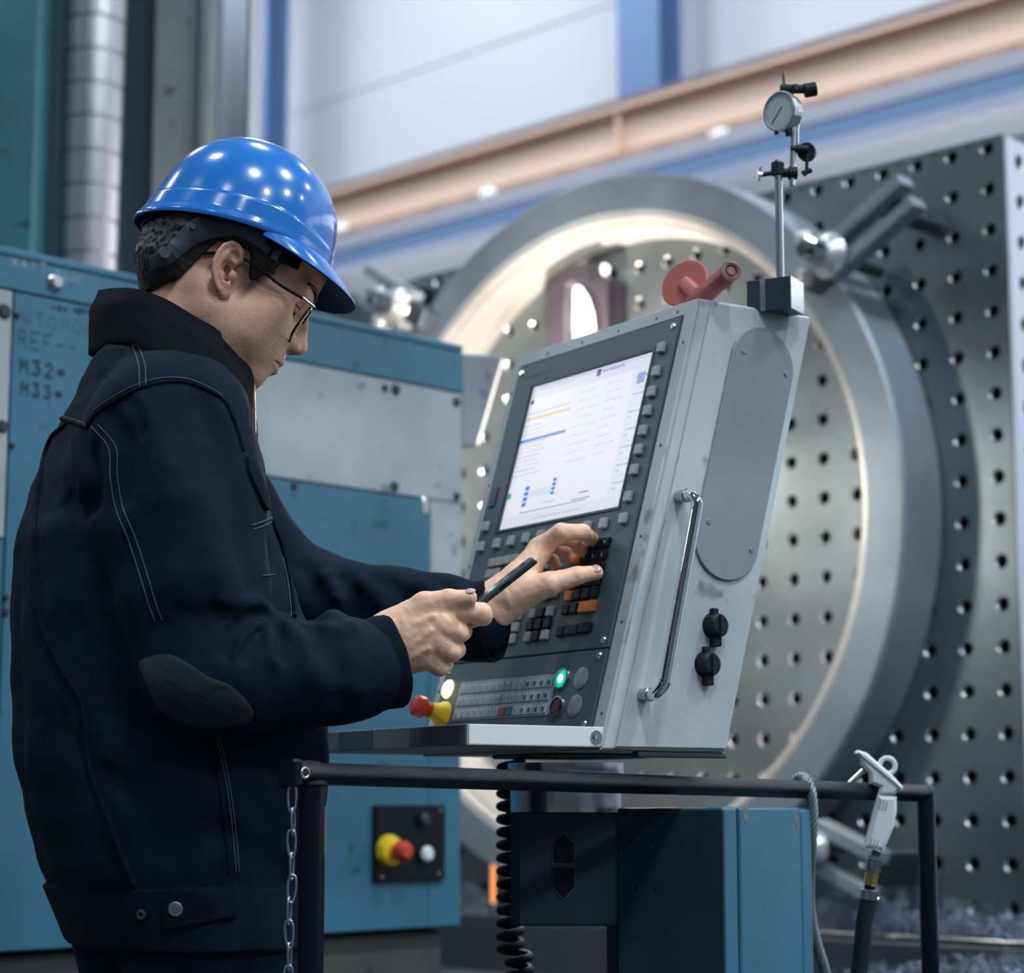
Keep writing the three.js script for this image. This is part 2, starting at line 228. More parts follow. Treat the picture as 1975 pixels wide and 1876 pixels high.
// ------------------------------------------------------------------ the boring machine behind the console
const PLATE_Z = -4.417, RING = { x: -3.783, y: 1.775, R: 0.982, r: 0.843, z: -4.25 };
{ // faceplate full of holes, built cell by cell: flat face, chamfer, bore
  const P = 0.1014, X0 = -2.646, Y0 = 2.228, xr = -2.603, yt = 2.653, yb = 0.752, cols = 27, rowsUp = 4, rowsDown = 14, R = 0.0145, RC = 0.0185, N = 16;
  const plate = hallThing('faceplate', 'big grey steel clamping plate full of round holes', 'machine plate', xr, 0, PLATE_Z);
  const xl = X0 - (cols - 1) * P - P / 2, pos = [], idx = [], bpos = [], bidx = [], cpos = [], cidx = [];
  const push = (arr, x, y, z) => { arr.push(x, y, z); return arr.length / 3 - 1; };
  const cell = (ax, bx, ay, by, cx, cy) => {
    const rim = (r, z, arr) => Array.from({ length: N }, (_, k) => { const a = 2 * Math.PI * k / N; return push(arr, cx + r * Math.cos(a) - xr, cy + r * Math.sin(a), z); });
    const inner = rim(RC, 0, pos), outer = Array.from({ length: N }, (_, k) => { const a = 2 * Math.PI * k / N, c = Math.cos(a), s = Math.sin(a); const tx = c > 0 ? (bx - cx) / c : c < 0 ? (ax - cx) / c : 1e9, ty = s > 1e-9 ? (by - cy) / s : s < -1e-9 ? (ay - cy) / s : 1e9, t = Math.min(tx, ty); return push(pos, cx + c * t - xr, cy + s * t, 0); });
    const cor = { 2: [bx, by], 6: [ax, by], 10: [ax, ay], 14: [bx, ay] };
    for (const k in cor) { pos[outer[k] * 3] = cor[k][0] - xr; pos[outer[k] * 3 + 1] = cor[k][1]; }
    for (let k = 0; k < N; k++) { const n = (k + 1) % N; idx.push(inner[k], outer[k], outer[n], inner[k], outer[n], inner[n]); }
    const c0 = rim(RC, 0, cpos), c1 = rim(R, -0.005, cpos); for (let k = 0; k < N; k++) { const n = (k + 1) % N; cidx.push(c0[k], c0[n], c1[n], c0[k], c1[n], c1[k]); }
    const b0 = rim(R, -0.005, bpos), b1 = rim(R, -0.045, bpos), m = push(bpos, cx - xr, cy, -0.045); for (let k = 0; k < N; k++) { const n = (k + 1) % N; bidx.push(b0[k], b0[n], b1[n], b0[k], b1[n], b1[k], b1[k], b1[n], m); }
  };
  for (let i = 0; i < cols; i++) for (let j = -rowsUp; j <= rowsDown; j++) {
    const cx = X0 - i * P, cy = Y0 - j * P; cell(i === cols - 1 ? xl : cx - P / 2, i ? cx + P / 2 : xr, j === rowsDown ? yb : cy - P / 2, j === -rowsUp ? yt : cy + P / 2, cx, cy);
  }
  const make = (p, q) => { const g = new THREE.BufferGeometry(); g.setAttribute('position', new THREE.Float32BufferAttribute(p, 3)); g.setIndex(q); g.computeVertexNormals(); return boxUV(g, 1.3); };
  mesh('plate_face', make(pos, idx), M.castSteel, plate);
  mesh('hole_chamfer', make(cpos, cidx), M.steelBright, plate);
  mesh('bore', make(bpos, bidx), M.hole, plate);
  mesh('plate_body', span(xl - xr, -0.002, yb, yt, -0.046, -0.34, 0.003), M.castSteel, plate);
  mesh('plate_rim', span(xl - xr, -0.0005, yt - 0.001, yt + 0.012, -0.34, -0.0005, 0.006), M.castSteel, plate);
  // edge strip with side holes
  const side = slab([[0, yb], [0.335, yb], [0.335, yt], [0, yt]], 0.014, 0.004, Array.from({ length: 19 }, (_, k) => { const c = new THREE.Path(); c.absarc(0.055, Y0 + 0.37 - k * P, 0.017, 0, Math.PI * 2); return c; }));
  side.rotateY(Math.PI / 2); mesh('edge_strip', side, mat(lin(0.62, 0.64, 0.74), 0.45, 0.3), plate, [-0.001, 0, 0]);
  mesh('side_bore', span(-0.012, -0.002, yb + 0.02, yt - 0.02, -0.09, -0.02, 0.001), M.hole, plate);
}
{ // flange ring clamped to the plate
  const { x, y, R, r, z } = RING, t = z - PLATE_Z - 0.002, ring = hallThing('flange_ring', 'large machined steel ring clamped on the holed plate', 'workpiece', x, y, PLATE_Z + 0.002);
  const turn = g => { g.rotateX(Math.PI / 2); return boxUV(g, 0.9); };                       // lathe axis towards the front
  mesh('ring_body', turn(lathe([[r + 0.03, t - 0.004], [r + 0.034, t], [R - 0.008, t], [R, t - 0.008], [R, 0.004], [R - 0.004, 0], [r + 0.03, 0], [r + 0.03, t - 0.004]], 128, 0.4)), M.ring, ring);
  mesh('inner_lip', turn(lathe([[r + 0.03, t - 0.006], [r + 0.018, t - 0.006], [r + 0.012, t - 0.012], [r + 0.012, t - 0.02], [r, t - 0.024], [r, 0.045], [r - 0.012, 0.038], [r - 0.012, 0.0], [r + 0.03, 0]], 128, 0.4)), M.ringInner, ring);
}
function hexBar(r, h) { return cyl(r, r, h, 6, 0, 0, 0, 'z', 0.003); }
const CLAMP = mat(lin(0.27, 0.31, 0.345), 0.42, 0.3), WASHER = mat(lin(0.55, 0.57, 0.58), 0.3, 0.55);
function clamp(label, ax, ay, bx, by, gap, barW, ballR) {                                     // strap clamp: two long bars, washer, nut, stud, toe block
  const a = hitZ(ax, ay, -4.2), b = hitZ(bx, by, -4.2), c = hallThing('strap_clamp', label, 'clamp', a[0], a[1], -4.2, 'strap clamps round the ring');
  const dx = b[0] - a[0], dy = b[1] - a[1], L = Math.hypot(dx, dy), ang = Math.atan2(dy, dx);
  for (const s of [-1, 1]) { const g = span(0, L, s * gap - barW / 2, s * gap + barW / 2, -0.035, 0.02, 0.004); g.rotateZ(ang); mesh('clamp_bar', g, CLAMP, c); }
  const g2 = span(L * 0.72, L * 0.86, -gap, gap, -0.21, -0.02, 0.004); g2.rotateZ(ang); mesh('heel_block', g2, M.darkSteel, c);
  const wx = 0.03 * Math.cos(ang), wy = 0.03 * Math.sin(ang);
  mesh('washer', cyl(ballR, ballR * 0.8, 0.05, 28, wx, wy, 0.045, 'z', 0.012), WASHER, c);
  mesh('nut', hexBar(ballR * 0.55, 0.05), M.steel, c, [wx, wy, 0.09]); mesh('stud', cyl(ballR * 0.3, ballR * 0.3, 0.33, 14, wx, wy, -0.03, 'z'), M.darkSteel, c);
  for (const s of [-1, 1]) { const k = new THREE.SphereGeometry(ballR * 0.42, 16, 12); mesh('clamp_ball', k, WASHER, c, [wx - 0.052, wy + s * 0.045, 0.05]); }
  const g3 = span(-0.075, 0.0, -0.03, 0.03, -0.05, 0.016, 0.006); g3.rotateZ(ang); mesh('toe_block', g3, M.darkSteel, c);
}
clamp('strap clamp with two long bars at the upper right of the ring', 1592, 512, 1757, 368, 0.034, 0.03, 0.058);
clamp('strap clamp left of the ring, beyond the teal cabinet', 790, 600, 700, 545, 0.045, 0.03, 0.055);
clamp('strap clamp low on the ring, behind the air gun', 1568, 1625, 1690, 1690, 0.045, 0.034, 0.04);
{ // mauve bracket with an arched opening, and the glowing white panel behind it
  const z = PLATE_Z + 0.09, q = [[1056, 680], [1056, 556], [1078, 534], [1104, 510], [1146, 506], [1149, 537], [1170, 537], [1170, 680]].map(p => hitZ(...p, z)), o = q[0];
  const loc = p => { const h = hitZ(...p, z); return [h[0] - o[0], h[1] - o[1]]; };
  const b = hallThing('arched_bracket', 'mauve bracket with an arched opening seen through the ring', 'bracket', o[0], o[1], PLATE_Z + 0.002);
  const hole = [[1089, 672], [1089, 552], [1097, 545], [1110, 551], [1124, 572], [1133, 600], [1137, 635], [1137, 672]].map(loc), wide = [[1089, 672], [1089, 552], [1100, 543], [1127, 546], [1149, 568], [1159, 595], [1163, 625], [1164, 672]].map(loc), out = q.map(p => [p[0] - o[0], p[1] - o[1]]);
  const revealDark = mat(lin(0.03, 0.024, 0.034), 0.55);  // darkened mauve: shade of the opening's reveal put into the colour
  mesh('bracket_plate', slab(out, 0.022, 0.003, [wide.slice().reverse()]), M.mauve, b, [0, 0, 0.066]); mesh('bracket_reveal', slab(out.map(p => [p[0] * 0.98 + 0.001, p[1]]), 0.016, 0.001, [hole.slice().reverse()]), revealDark, b, [0, 0, 0.0495]);
  for (const x of [0.006, out[6][0] - 0.006]) mesh('bracket_leg', span(x - 0.005, x + 0.005, out[0][1] + 0.01, out[1][1] - 0.012, 0, 0.0495, 0.002), M.mauve, b);
  const zl = PLATE_Z + 0.034, L0 = hitZ(1076, 548, zl), L1 = hitZ(1152, 690, zl), c = [(L0[0] + L1[0]) / 2, (L0[1] + L1[1]) / 2], hw = (L1[0] - L0[0]) / 2, hh = (L0[1] - L1[1]) / 2, l = hallThing('arch_glow', 'bright white glowing panel behind the arch of the bracket', 'lamp', c[0], c[1], PLATE_Z + 0.004), panelGlow = glow(new THREE.Color(0.95, 1, 1), 2.2, 0xffffff);
  mesh('lamp_housing', span(-hw, hw, -hh, hh, 0, 0.03, 0.004), M.white, l); mesh('lens', span(-hw + 0.004, hw - 0.004, -hh + 0.004, hh - 0.004, 0.03, 0.036, 0.002), panelGlow, l);
  const sp = hitZ(1163, 521, PLATE_Z + 0.05), sg = new THREE.SphereGeometry(0.02, 20, 14); sg.scale(1.15, 0.85, 0.5); mesh('side_glow', sg, panelGlow, l, [sp[0] - c[0], sp[1] - c[1], 0.046]); mesh('side_glow_arm', rod(V(sp[0] - c[0], sp[1] - c[1], 0.04), V(hw * 0.8, hh * 0.95, 0.015), 0.005, 10), M.white, l);
  const pl = new THREE.PointLight(new THREE.Color(0.95, 1, 1), 0.04); pl.position.copy(hp(c[0], c[1], PLATE_Z + 0.035)); pl.castShadow = true; scene.add(pl);
}
{ // work lamp housing at the end of the cabinet: slanted glowing side
  const X = -3.30, pts = [[891, 680], [972, 686], [921, 860], [891, 862]].map(p => hitX(...p, X)), o = pts[0], lamp = hallThing('work_lamp', 'grey tapered work lamp on the end of the teal cabinet', 'lamp', X, o[1], o[0]);
  const shape = pts.map(p => [-(p[0] - o[0]), p[1] - o[1]]);
  const g = slab(shape, 0.2, 0.004); g.rotateY(Math.PI / 2); g.translate(-0.2, 0, 0); mesh('lamp_housing', g, M.greyDark, lamp);
  const [zb, yb] = [-shape[1][0], shape[1][1]], [zc, yc] = [-shape[2][0], shape[2][1]], L = Math.hypot(zb - zc, yb - yc), ang = Math.atan2(zb - zc, yb - yc);
  const lens = box(0.19, L - 0.01, 0.012, 0.004); lens.rotateX(ang); mesh('lens', lens, glow(WORK_COLOR, 1.5, 0xffffff), lamp, [-0.1, (yb + yc) / 2, (zb + zc) / 2 - 0.003]);
  const l = new THREE.RectAreaLight(new THREE.Color(1, 0.92, 0.82), WORK_POWER * 4.5, 0.18, L); l.position.copy(hp(X - 0.1, o[1] + (yb + yc) / 2 - 0.01, o[0] + (zb + zc) / 2 - 0.03));
  l.lookAt(l.position.clone().addScaledVector(HZ, -1).addScaledVector(HX, -0.75).add(V(0, -0.5, 0))); scene.add(l);
}
{ // added second lamp, unseen behind the console, lighting the inside of the ring
  const z = -4.13, p = hitZ(1085, 830, z), lamp = hallThing('added_ring_lamp', 'added warm work lamp lighting the ring, unseen behind the control console', 'lamp', p[0], p[1], z), dz = PLATE_Z - z;
  mesh('bulb', new THREE.SphereGeometry(0.04, 20, 14), glow(WORK_COLOR, 6, 0xffffff), lamp); mesh('lamp_socket', cyl(0.028, 0.024, 0.07, 20, 0.06, 0, 0, 'x'), M.charcoal, lamp);
  mesh('gooseneck', tube([V(0.09, 0, 0), V(0.14, 0.0, -0.04), V(0.15, -0.04, dz + 0.03)], 0.009, 24, 8), M.darkSteel, lamp); mesh('magnet_foot', cyl(0.035, 0.035, 0.03, 20, 0.15, -0.04, dz + 0.017, 'z'), M.darkSteel, lamp);
  const l = new THREE.PointLight(WORK_COLOR, WORK_POWER * 0.2); l.position.copy(hp(p[0], p[1], z)); l.castShadow = true; scene.add(l);
}
{ // table, trays and swarf under the plate
  const tb = hallThing('machine_table', 'dark machine table under the holed plate', 'machine bed', -3.6, 0.005, -4.2);
  mesh('bed', span(-1.7, 3.4, 0, 0.735, -0.6, 0.02, 0.01), M.darkSteel, tb); mesh('edge_rail', span(-1.7, 3.4, 0.735, 0.749, -0.02, 0.02, 0.004), M.steel, tb);
  mesh('rear_bed', span(-1.7, 3.4, 0, 0.60, 0.02, 0.62, 0.01), M.darkSteel, tb); mesh('tray_lip', span(-1.7, 3.4, 0.60, 0.64, 0.6, 0.62, 0.004), M.darkSteel, tb);
  mesh('table_slot', span(1.15, 3.38, 0.66, 0.69, 0.021, 0.03, 0.002), M.hole, tb);
  const chip = mergeGeometries([0, 1].map(k => { const c = new THREE.TubeGeometry(new THREE.CatmullRomCurve3([0, 1, 2, 3, 4, 5].map(i => V(Math.cos(i * 1.3) * 0.006, i * 0.0022, Math.sin(i * 1.3) * 0.006))), 8, 0.0016, 3); c.scale(1, 1, 1); if (k) c.translate(0.01, 0.002, 0.004); return strip(c); }));
  const pile = (label, n, f) => { const im = new THREE.InstancedMesh(chip, M.chip, n), m = new THREE.Matrix4(); for (let i = 0; i < n; i++) { const p = f(); m.compose(p, new THREE.Quaternion().setFromEuler(new THREE.Euler(rnd() * 6, rnd() * 6, rnd() * 6)), V(1, 1, 1).multiplyScalar(0.55 + rnd() * 0.6)); im.setMatrixAt(i, m); } im.name = numbered('swarf'); im.castShadow = im.receiveShadow = true; tag(im, label, 'metal chips'); im.userData.kind = 'stuff'; scene.add(im); };
  const bump = (x, a, b) => Math.max(0, 1 - Math.pow((x - (a + b) / 2) / ((b - a) / 2), 2));
  pile('curly metal chips on the table edge below the holed plate', 2600, () => { const x = -3.35 + rnd() * 0.85, z = -4.4 + rnd() * 0.2; return hp(x, 0.75 + rnd() * rnd() * 0.07 * (0.4 + bump(x, -3.3, -2.5)), z); });
  pile('curly metal chips heaped in the lower tray at the bottom right', 5200, () => { const x = -3.0 + rnd() * 1.5, z = -4.15 + rnd() * 0.5; return hp(x, 0.605 + rnd() * (0.02 + 0.13 * bump(x, -2.95, -1.6) * (1 - Math.abs(z + 3.9) * 2)), z); });
  pile('curly metal chips beside the spiral cable at the table edge', 1300, () => { const x = -5.0 + rnd() * 0.9, z = -4.4 + rnd() * 0.2; return hp(x, 0.75 + rnd() * rnd() * 0.1, z); });
  const p = hitZ(951, 1742, -4.19), q = hitZ(951, 1668, -4.19), r = hallThing('orange_glint_rod', 'added glowing orange rod for an orange reflection left of the spiral cable', 'lamp', p[0], 0.7495, -4.19); mesh('glint_tube', cyl(0.0065, 0.0065, q[1] - p[1], 12, 0, (q[1] + p[1]) / 2 - 0.7495, 0), glow(new THREE.Color(1.0, 0.42, 0.12), 1.0, 0xaa5522), r); mesh('glint_stem', cyl(0.004, 0.004, p[1] - 0.7495, 10, 0, (p[1] - 0.7495) / 2, 0), M.darkSteel, r); mesh('glint_foot', cyl(0.014, 0.014, 0.012, 12, 0, 0.006, 0), M.darkSteel, r);  // added glowing rod in place of an orange reflection
}
{ // teal cabinet of the machine head
  const X = -3.27, zr = -3.232, zl = -1.55, yt = 2.047, yb = 0.792, c = hallThing('machine_cabinet', 'teal sheet metal machine cabinet with a cream panel behind the man', 'machine cabinet', X, 0, 0);
  const Q = (px, py) => hitX(px, py, X + 0.004);
  mesh('cabinet_body', span(-0.42, -0.006, yb, yt - 0.002, zr, zl, 0.006), M.teal, c);
  mesh('top_edge', span(-0.424, 0.004, yt - 0.012, yt + 0.004, zr - 0.002, zl, 0.004), M.teal, c);
  const plate = (name, z0, z1, y0, y1, m, t = 0.004) => mesh(name, span(-0.006, t, y0, y1, z0, z1, 0.0015), m, c);
  const seamTop = 1.942, seamLow = 1.697, zMid = Q(430, 800)[0], zStrip = Q(829, 1050)[0];
  plate('top_band', zr + 0.002, zMid, seamTop + 0.002, yt - 0.014, M.teal);
  plate('cream_panel', zr + 0.002, zMid, seamLow + 0.002, seamTop - 0.002, M.cream);
  plate('cream_strip', zr + 0.002, zStrip - 0.002, 1.36, seamLow - 0.001, M.cream);
  plate('lower_panel', zStrip, zMid, yb + 0.004, seamLow - 0.002, M.teal);
  plate('edge_panel', zr + 0.002, zStrip - 0.002, yb + 0.004, 1.357, M.teal);
  const zc = Q(18, 800)[0], ySeam = 1.972;
  plate('left_door', zMid + 0.004, zc - 0.002, yb + 0.004, ySeam - 0.002, M.teal);
  plate('left_top_band', zMid + 0.004, zl - 0.002, ySeam + 0.002, yt - 0.014, M.teal);
  plate('left_cream_strip', zc + 0.002, zl - 0.002, 1.52, ySeam - 0.002, M.cream);
  plate('left_edge_panel', zc + 0.002, zl - 0.002, yb + 0.004, 1.517, M.teal);
  for (const [px, py, r] of [[742, 748, 8], [763, 751, 12], [880, 775, 10], [760, 938, 11], [567, 937, 7], [880, 957, 9], [8, 600, 14], [4, 822, 12], [32, 608, 6], [22, 859, 6], [10, 1152, 6], [10, 1180, 7], [70, 1297, 5]]) {
    const q = Q(px, py), k = r * 4.2 / FPX; mesh('bolt', cyl(k, k * 0.75, 0.008, 16, 0, 0, 0, 'x'), M.charcoal, c, [0.007, q[1], q[0]]);
  }
  { const q = Q(105, 545); mesh('steel_button', lathe([[0, 0.016], [0.010, 0.013], [0.017, 0.004], [0.018, 0]], 20).rotateZ(-Math.PI / 2), M.steelBright, c, [0.004, q[1], q[0]]); }
  { const q = Q(820, 975), g = cyl(0.011, 0.010, 0.003, 18, 0, 0, 0, 'x'); g.scale(1, 1.9, 1); mesh('bare_patch', g, M.steel, c, [0.0045, q[1], q[0]]); }
  // handwriting on the door
  const cv = document.createElement('canvas'); cv.width = 700; cv.height = 560; const g = cv.getContext('2d'); g.clearRect(0, 0, 700, 560);
  g.lineCap = 'round'; g.lineJoin = 'round';
  const glyph = { A: '0,10 3,0 6,10|1,6 5,6', W: '0,0 1.5,10 3,4 4.5,10 6,0', T: '0,0 6,0|3,0 3,10', O: '3,0 0.5,2 0,5 0.5,8 3,10 5.5,8 6,5 5.5,2 3,0', M: '0,10 0.6,0 3,6 5.4,0 6,10', N: '0,10 0,0 6,10 6,0', R: '0,10 0,0 4,0 6,2.5 4,5 0,5|3,5 6,10', E: '6,0 0,0 0,10 6,10|0,5 4.5,5', F: '6,0 0,0 0,10|0,5 4.5,5', 3: '0,0 5,0 2.5,4 5.5,6 5,9 2.5,10 0,9', 2: '0,2 2,0 5,1 5.5,3 0,10 6,10', '=': '0,4 5,4|0,6.5 5,6.5', '-': '0,5 5,5', H: '0,0 0,10|6,0 6,10|0,5 6,5', X: '0,0 6,10|6,0 0,10', 1: '1,2 3,0 3,10' };
  const write = (s, x, y, h, w, col, lw, gap = 1.5) => { g.strokeStyle = col; g.lineWidth = lw; for (const ch of s) { if (glyph[ch]) for (const st of glyph[ch].split('|')) { g.beginPath(); st.split(' ').forEach((p, i) => { const [a, b] = p.split(',').map(Number); const X = x + a * w / 6, Y = y + b * h / 10; i ? g.lineTo(X, Y) : g.moveTo(X, Y); }); g.stroke(); } x += w * gap; } };
  const faint = 'rgba(15,55,75,0.35)', mid = 'rgba(10,45,62,0.5)', dark = 'rgba(5,30,42,0.9)', pale = 'rgba(190,190,185,0.5)';
  const a = Q(22, 470), b = Q(182, 800), gw = (a[0] - b[0]) , gh = a[1] - b[1];
  const C = (px, py) => { const q = Q(px, py); return [(a[0] - q[0]) / gw * 700, (a[1] - q[1]) / gh * 560]; };
  const line = (s, x0, y0, y1, x1, col, lw) => { const p = C(x0, y0), q = C(x0, y1), r = C(x1, y0), pitch = (r[0] - p[0]) / s.length; write(s, p[0], p[1], q[1] - p[1], pitch * 0.6, col, lw, 1 / 0.6); };
  line('WTOMOE', 44, 598, 626, 190, faint, 7); line('REF--', 36, 636, 668, 158, mid, 8); line('M32=', 39, 692, 718, 136, dark, 9); line('M33=', 40, 736, 760, 130, dark, 9);
  line('XA1T', 22, 496, 512, 96, pale, 6); line('TAWN', 108, 522, 538, 160, pale, 5); line('-EH', 100, 588, 596, 132, dark, 6); line('HEFTH', 142, 593, 602, 186, dark, 7);
  const t = new THREE.CanvasTexture(cv); t.colorSpace = THREE.SRGBColorSpace;
  const pg = new THREE.PlaneGeometry(gw * 1.0, gh); pg.rotateY(Math.PI / 2);
  mesh('handwriting', pg, new THREE.MeshStandardMaterial({ map: t, transparent: true, roughness: 0.6 }), c, [0.0052, (a[1] + b[1]) / 2, (a[0] + b[0]) / 2]);
  // push button station
  const s0 = Q(718, 1552), s1 = Q(852, 1696), st = hallThing('button_station', 'black button plate with a red emergency stop on the teal cabinet', 'switch box', X + 0.004, 0, 0);
  mesh('cover_plate', span(0, 0.012, s1[1], s0[1], s1[0], s0[0], 0.003), M.black, st);
  const e = Q(741, 1640), mush = (r, h) => lathe([[0, h], [r * 0.7, h * 0.95], [r, h * 0.72], [r, h * 0.45], [r * 0.55, h * 0.3], [r * 0.5, 0]], 24).rotateZ(-Math.PI / 2);
  const es = mesh('emergency_stop', lathe([[0, 0.02], [0.014, 0.02], [0.029, 0.016], [0.033, 0.006], [0.033, 0]], 28).rotateZ(-Math.PI / 2), M.yellow, st, [0.012, e[1], e[0]]); mesh('mushroom_head', mush(0.021, 0.045), M.red, es, [0.016, 0, 0]);
  const w = Q(809, 1646); mesh('white_button', mush(0.016, 0.02), M.white, st, [0.012, w[1], w[0]]); const k = Q(806, 1580); mesh('selector_switch', mush(0.014, 0.018), M.charcoal, st, [0.012, k[1], k[0]]);
  for (const [px, py] of [[838, 1684], [728, 1690], [842, 1562]]) { const q = Q(px, py); mesh('screw', cyl(0.004, 0.003, 0.004, 10, 0, 0, 0, 'x'), M.steel, st, [0.013, q[1], q[0]]); }
  const base = hallThing('cabinet_base', 'dark brownish machine base under the teal cabinet', 'machine base', X, 0.005, 0); mesh('plinth', span(-0.6, -0.03, 0, yb - 0.01, zr + 0.02, zl + 0.02, 0.01), M.swept, base); mesh('plinth_ledge', span(-0.03, -0.012, 0.3, 0.33, zr + 0.02, zl + 0.02, 0.004), M.swept, base);
}
{ // machine column behind the cabinet, upper left
  const L = (px, D) => at(px, 300, D).x, c = thing('machine_column', 'tall teal machine column with a ribbed telescopic tube, upper left', 'machine column', V(0, 0.005, 0));
  const block = (name, a, b, D, d, m, h = 4.6) => mesh(name, span(L(a, D), L(b, D), 0, h, -D - d, -D, 0.01), m, c);
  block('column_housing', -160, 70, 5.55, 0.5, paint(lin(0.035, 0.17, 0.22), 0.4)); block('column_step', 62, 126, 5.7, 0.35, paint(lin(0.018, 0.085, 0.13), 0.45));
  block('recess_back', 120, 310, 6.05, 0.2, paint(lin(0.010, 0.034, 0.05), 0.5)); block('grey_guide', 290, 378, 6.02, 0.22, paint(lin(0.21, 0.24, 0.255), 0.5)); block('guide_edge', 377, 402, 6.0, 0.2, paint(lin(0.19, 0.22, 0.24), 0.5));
  block('slideway', 402, 478, 6.15, 0.2, mat(lin(0.34, 0.38, 0.45), 0.22, 0.9)); block('slideway_rim', 474, 486, 6.12, 0.2, mat(lin(0.42, 0.45, 0.52), 0.4, 0.7));
  const pts = [], n = 46; for (let i = 0; i < n; i++) { const y = 0.9 + i * 0.0965, r = 0.068 + i * 0.00068; pts.push([r, y], [r + 0.0015, y + 0.088], [r - 0.007, y + 0.0885], [r - 0.007, y + 0.096]); }
  mesh('telescopic_tube', lathe(pts, 40, 0.5), mat(lin(0.46, 0.46, 0.49), 0.26, 0.8), c, [at(176, 300, 5.72).x, 0, -5.72]);
}

// ------------------------------------------------------------------ control console (local: x along the front, y up, z out of the front; origin at the top right front corner)
const YAW = 57.4 * Math.PI / 180, TILT = 15.4 * Math.PI / 180, CS = 1.038;
const CT = at(1352, 575, 2.62 * CS);
const conX = V(Math.cos(YAW), 0, Math.sin(YAW)), conN = V(-Math.sin(YAW), 0, Math.cos(YAW)), conF = conN.clone().multiplyScalar(Math.cos(TILT)).add(V(0, Math.sin(TILT), 0));
const panelDepth = (px, py, off = 0) => { const r = ray(px, py), o = V(0, EYE, 0), t = CT.clone().addScaledVector(conF, off).sub(o).dot(conF) / r.dot(conF); return -r.z * t; };   // depth of the panel face at a pixel
const onPanel = (px, py, off = 0) => at(px, py, panelDepth(px, py, off));
{
  const con = thing('control_console', 'grey control console with a lit screen, keys and a chrome handle', 'control panel', CT, -YAW); con.scale.setScalar(CS);
  const W = 0.422, H = 0.568, FL = 0.589;
  const prof = [[0, 0], [-0.181, -0.001], [-0.029, -H], [0.158, -H]];
  const bodyShape = prof.map(p => [-p[0], p[1]]);                                       // shape x = depth backwards
  const g = slab(bodyShape, W, 0.003); g.rotateY(Math.PI / 2); g.translate(-W, 0, 0); mesh('housing', g, M.grey, con);
  // side sheet with fold line, rounded cover plate, handle, plugs
  const sideP = (b, y) => [0, y, -b];
  const sg = slab([[0.012 + 0.004, -0.004], [0.178, -0.005], [0.028, -H + 0.004], [-0.138, -H + 0.004]], 0.002, 0.0006); sg.rotateY(Math.PI / 2); mesh('side_sheet', sg, M.grey, con, [0.0002, 0, 0]);
  const st = new THREE.Shape(), ax = [0.091, -0.078], bx = [0.029, -0.306], r = 0.0505, dir = [bx[0] - ax[0], bx[1] - ax[1]], dl = Math.hypot(...dir), an = Math.atan2(dir[1], dir[0]);
  st.absarc(ax[0] + 0.003, ax[1], r, an + Math.PI / 2, an + Math.PI * 1.5, false); st.absarc(bx[0] + 0.003, bx[1], r, an - Math.PI / 2, an + Math.PI / 2, false); st.closePath();
  const cg = slab(st, 0.004, 0.001, [], 20); cg.rotateY(Math.PI / 2); const cover = mesh('cover_plate', cg, mat(lin(0.36, 0.385, 0.45), 0.38, 0.3, { map: TX.cloud }), con, [0.002, 0, 0]);
  for (const [b, y] of [[0.063, -0.062], [0.132, -0.084], [0.070, -0.316], [0.003, -0.285]]) mesh('rivet', lathe([[0, 0.002], [0.003, 0.0015], [0.0042, 0]], 14).rotateZ(-Math.PI / 2), M.steelBright, cover, [0.004, y, -b]);
  const hA = [-0.040, -0.257], hB = [-0.098, -0.502], out = 0.044;
  const hv = (q, o) => V(o, q[1], -q[0]), ha = V(0, hA[1], -hA[0]), hb = V(0, hB[1], -hB[0]), hd = hb.clone().sub(ha).normalize();
  const bend = (p, d) => { const o = []; for (let k = 0; k <= 6; k++) { const a = k / 6 * Math.PI / 2; o.push(p.clone().add(V(out - 0.022 + 0.022 * Math.sin(a), 0, 0)).addScaledVector(d, 0.022 - 0.022 * Math.cos(a))); } return o; };
  const path = [ha.clone().add(V(0.001, 0, 0)), ha.clone().add(V(0.012, 0, 0)), ...bend(ha, hd), ...bend(hb, hd.clone().negate()).reverse(), hb.clone().add(V(0.012, 0, 0)), hb.clone().add(V(0.001, 0, 0))];
  const handle = mesh('handle', tube(path, 0.0072, 90, 16, false, 0.3), M.chrome, con);
  for (const p of [ha, hb]) mesh('handle_socket', cyl(0.0085, 0.0085, 0.018, 18, p.x + 0.010, p.y, p.z, 'x'), M.steel, handle);
  for (const [b, y] of [[0.010, -0.414], [-0.003, -0.462]]) {
    const p = mesh('plug_cap', lathe([[0, 0.018], [0.011, 0.0175], [0.0145, 0.014], [0.0150, 0.003], [0.0165, 0.0025], [0.0165, 0]], 28).rotateZ(-Math.PI / 2), M.rubber, con, [0.001, y, -b]);
    mesh('cap_tab', join(span(0, 0.008, 0.013, 0.022, -0.005, 0.005, 0.002), span(0, 0.012, -0.026, -0.012, -0.006, 0.006, 0.002)), M.rubber, p); mesh('cap_rib', span(0.014, 0.020, -0.013, 0.013, -0.0025, 0.0025, 0.001), M.rubber, p);
  }
  // front: grey frame, dark panels (face coordinates: x, y down the slope negative, z out)
  const face = (name, geo, m, x, y, z) => { const o = mesh(name, geo, m, con); o.rotation.x = -TILT; o.position.set(x, y * Math.cos(TILT) + z * Math.sin(TILT), -y * Math.sin(TILT) + z * Math.cos(TILT)); return o; };
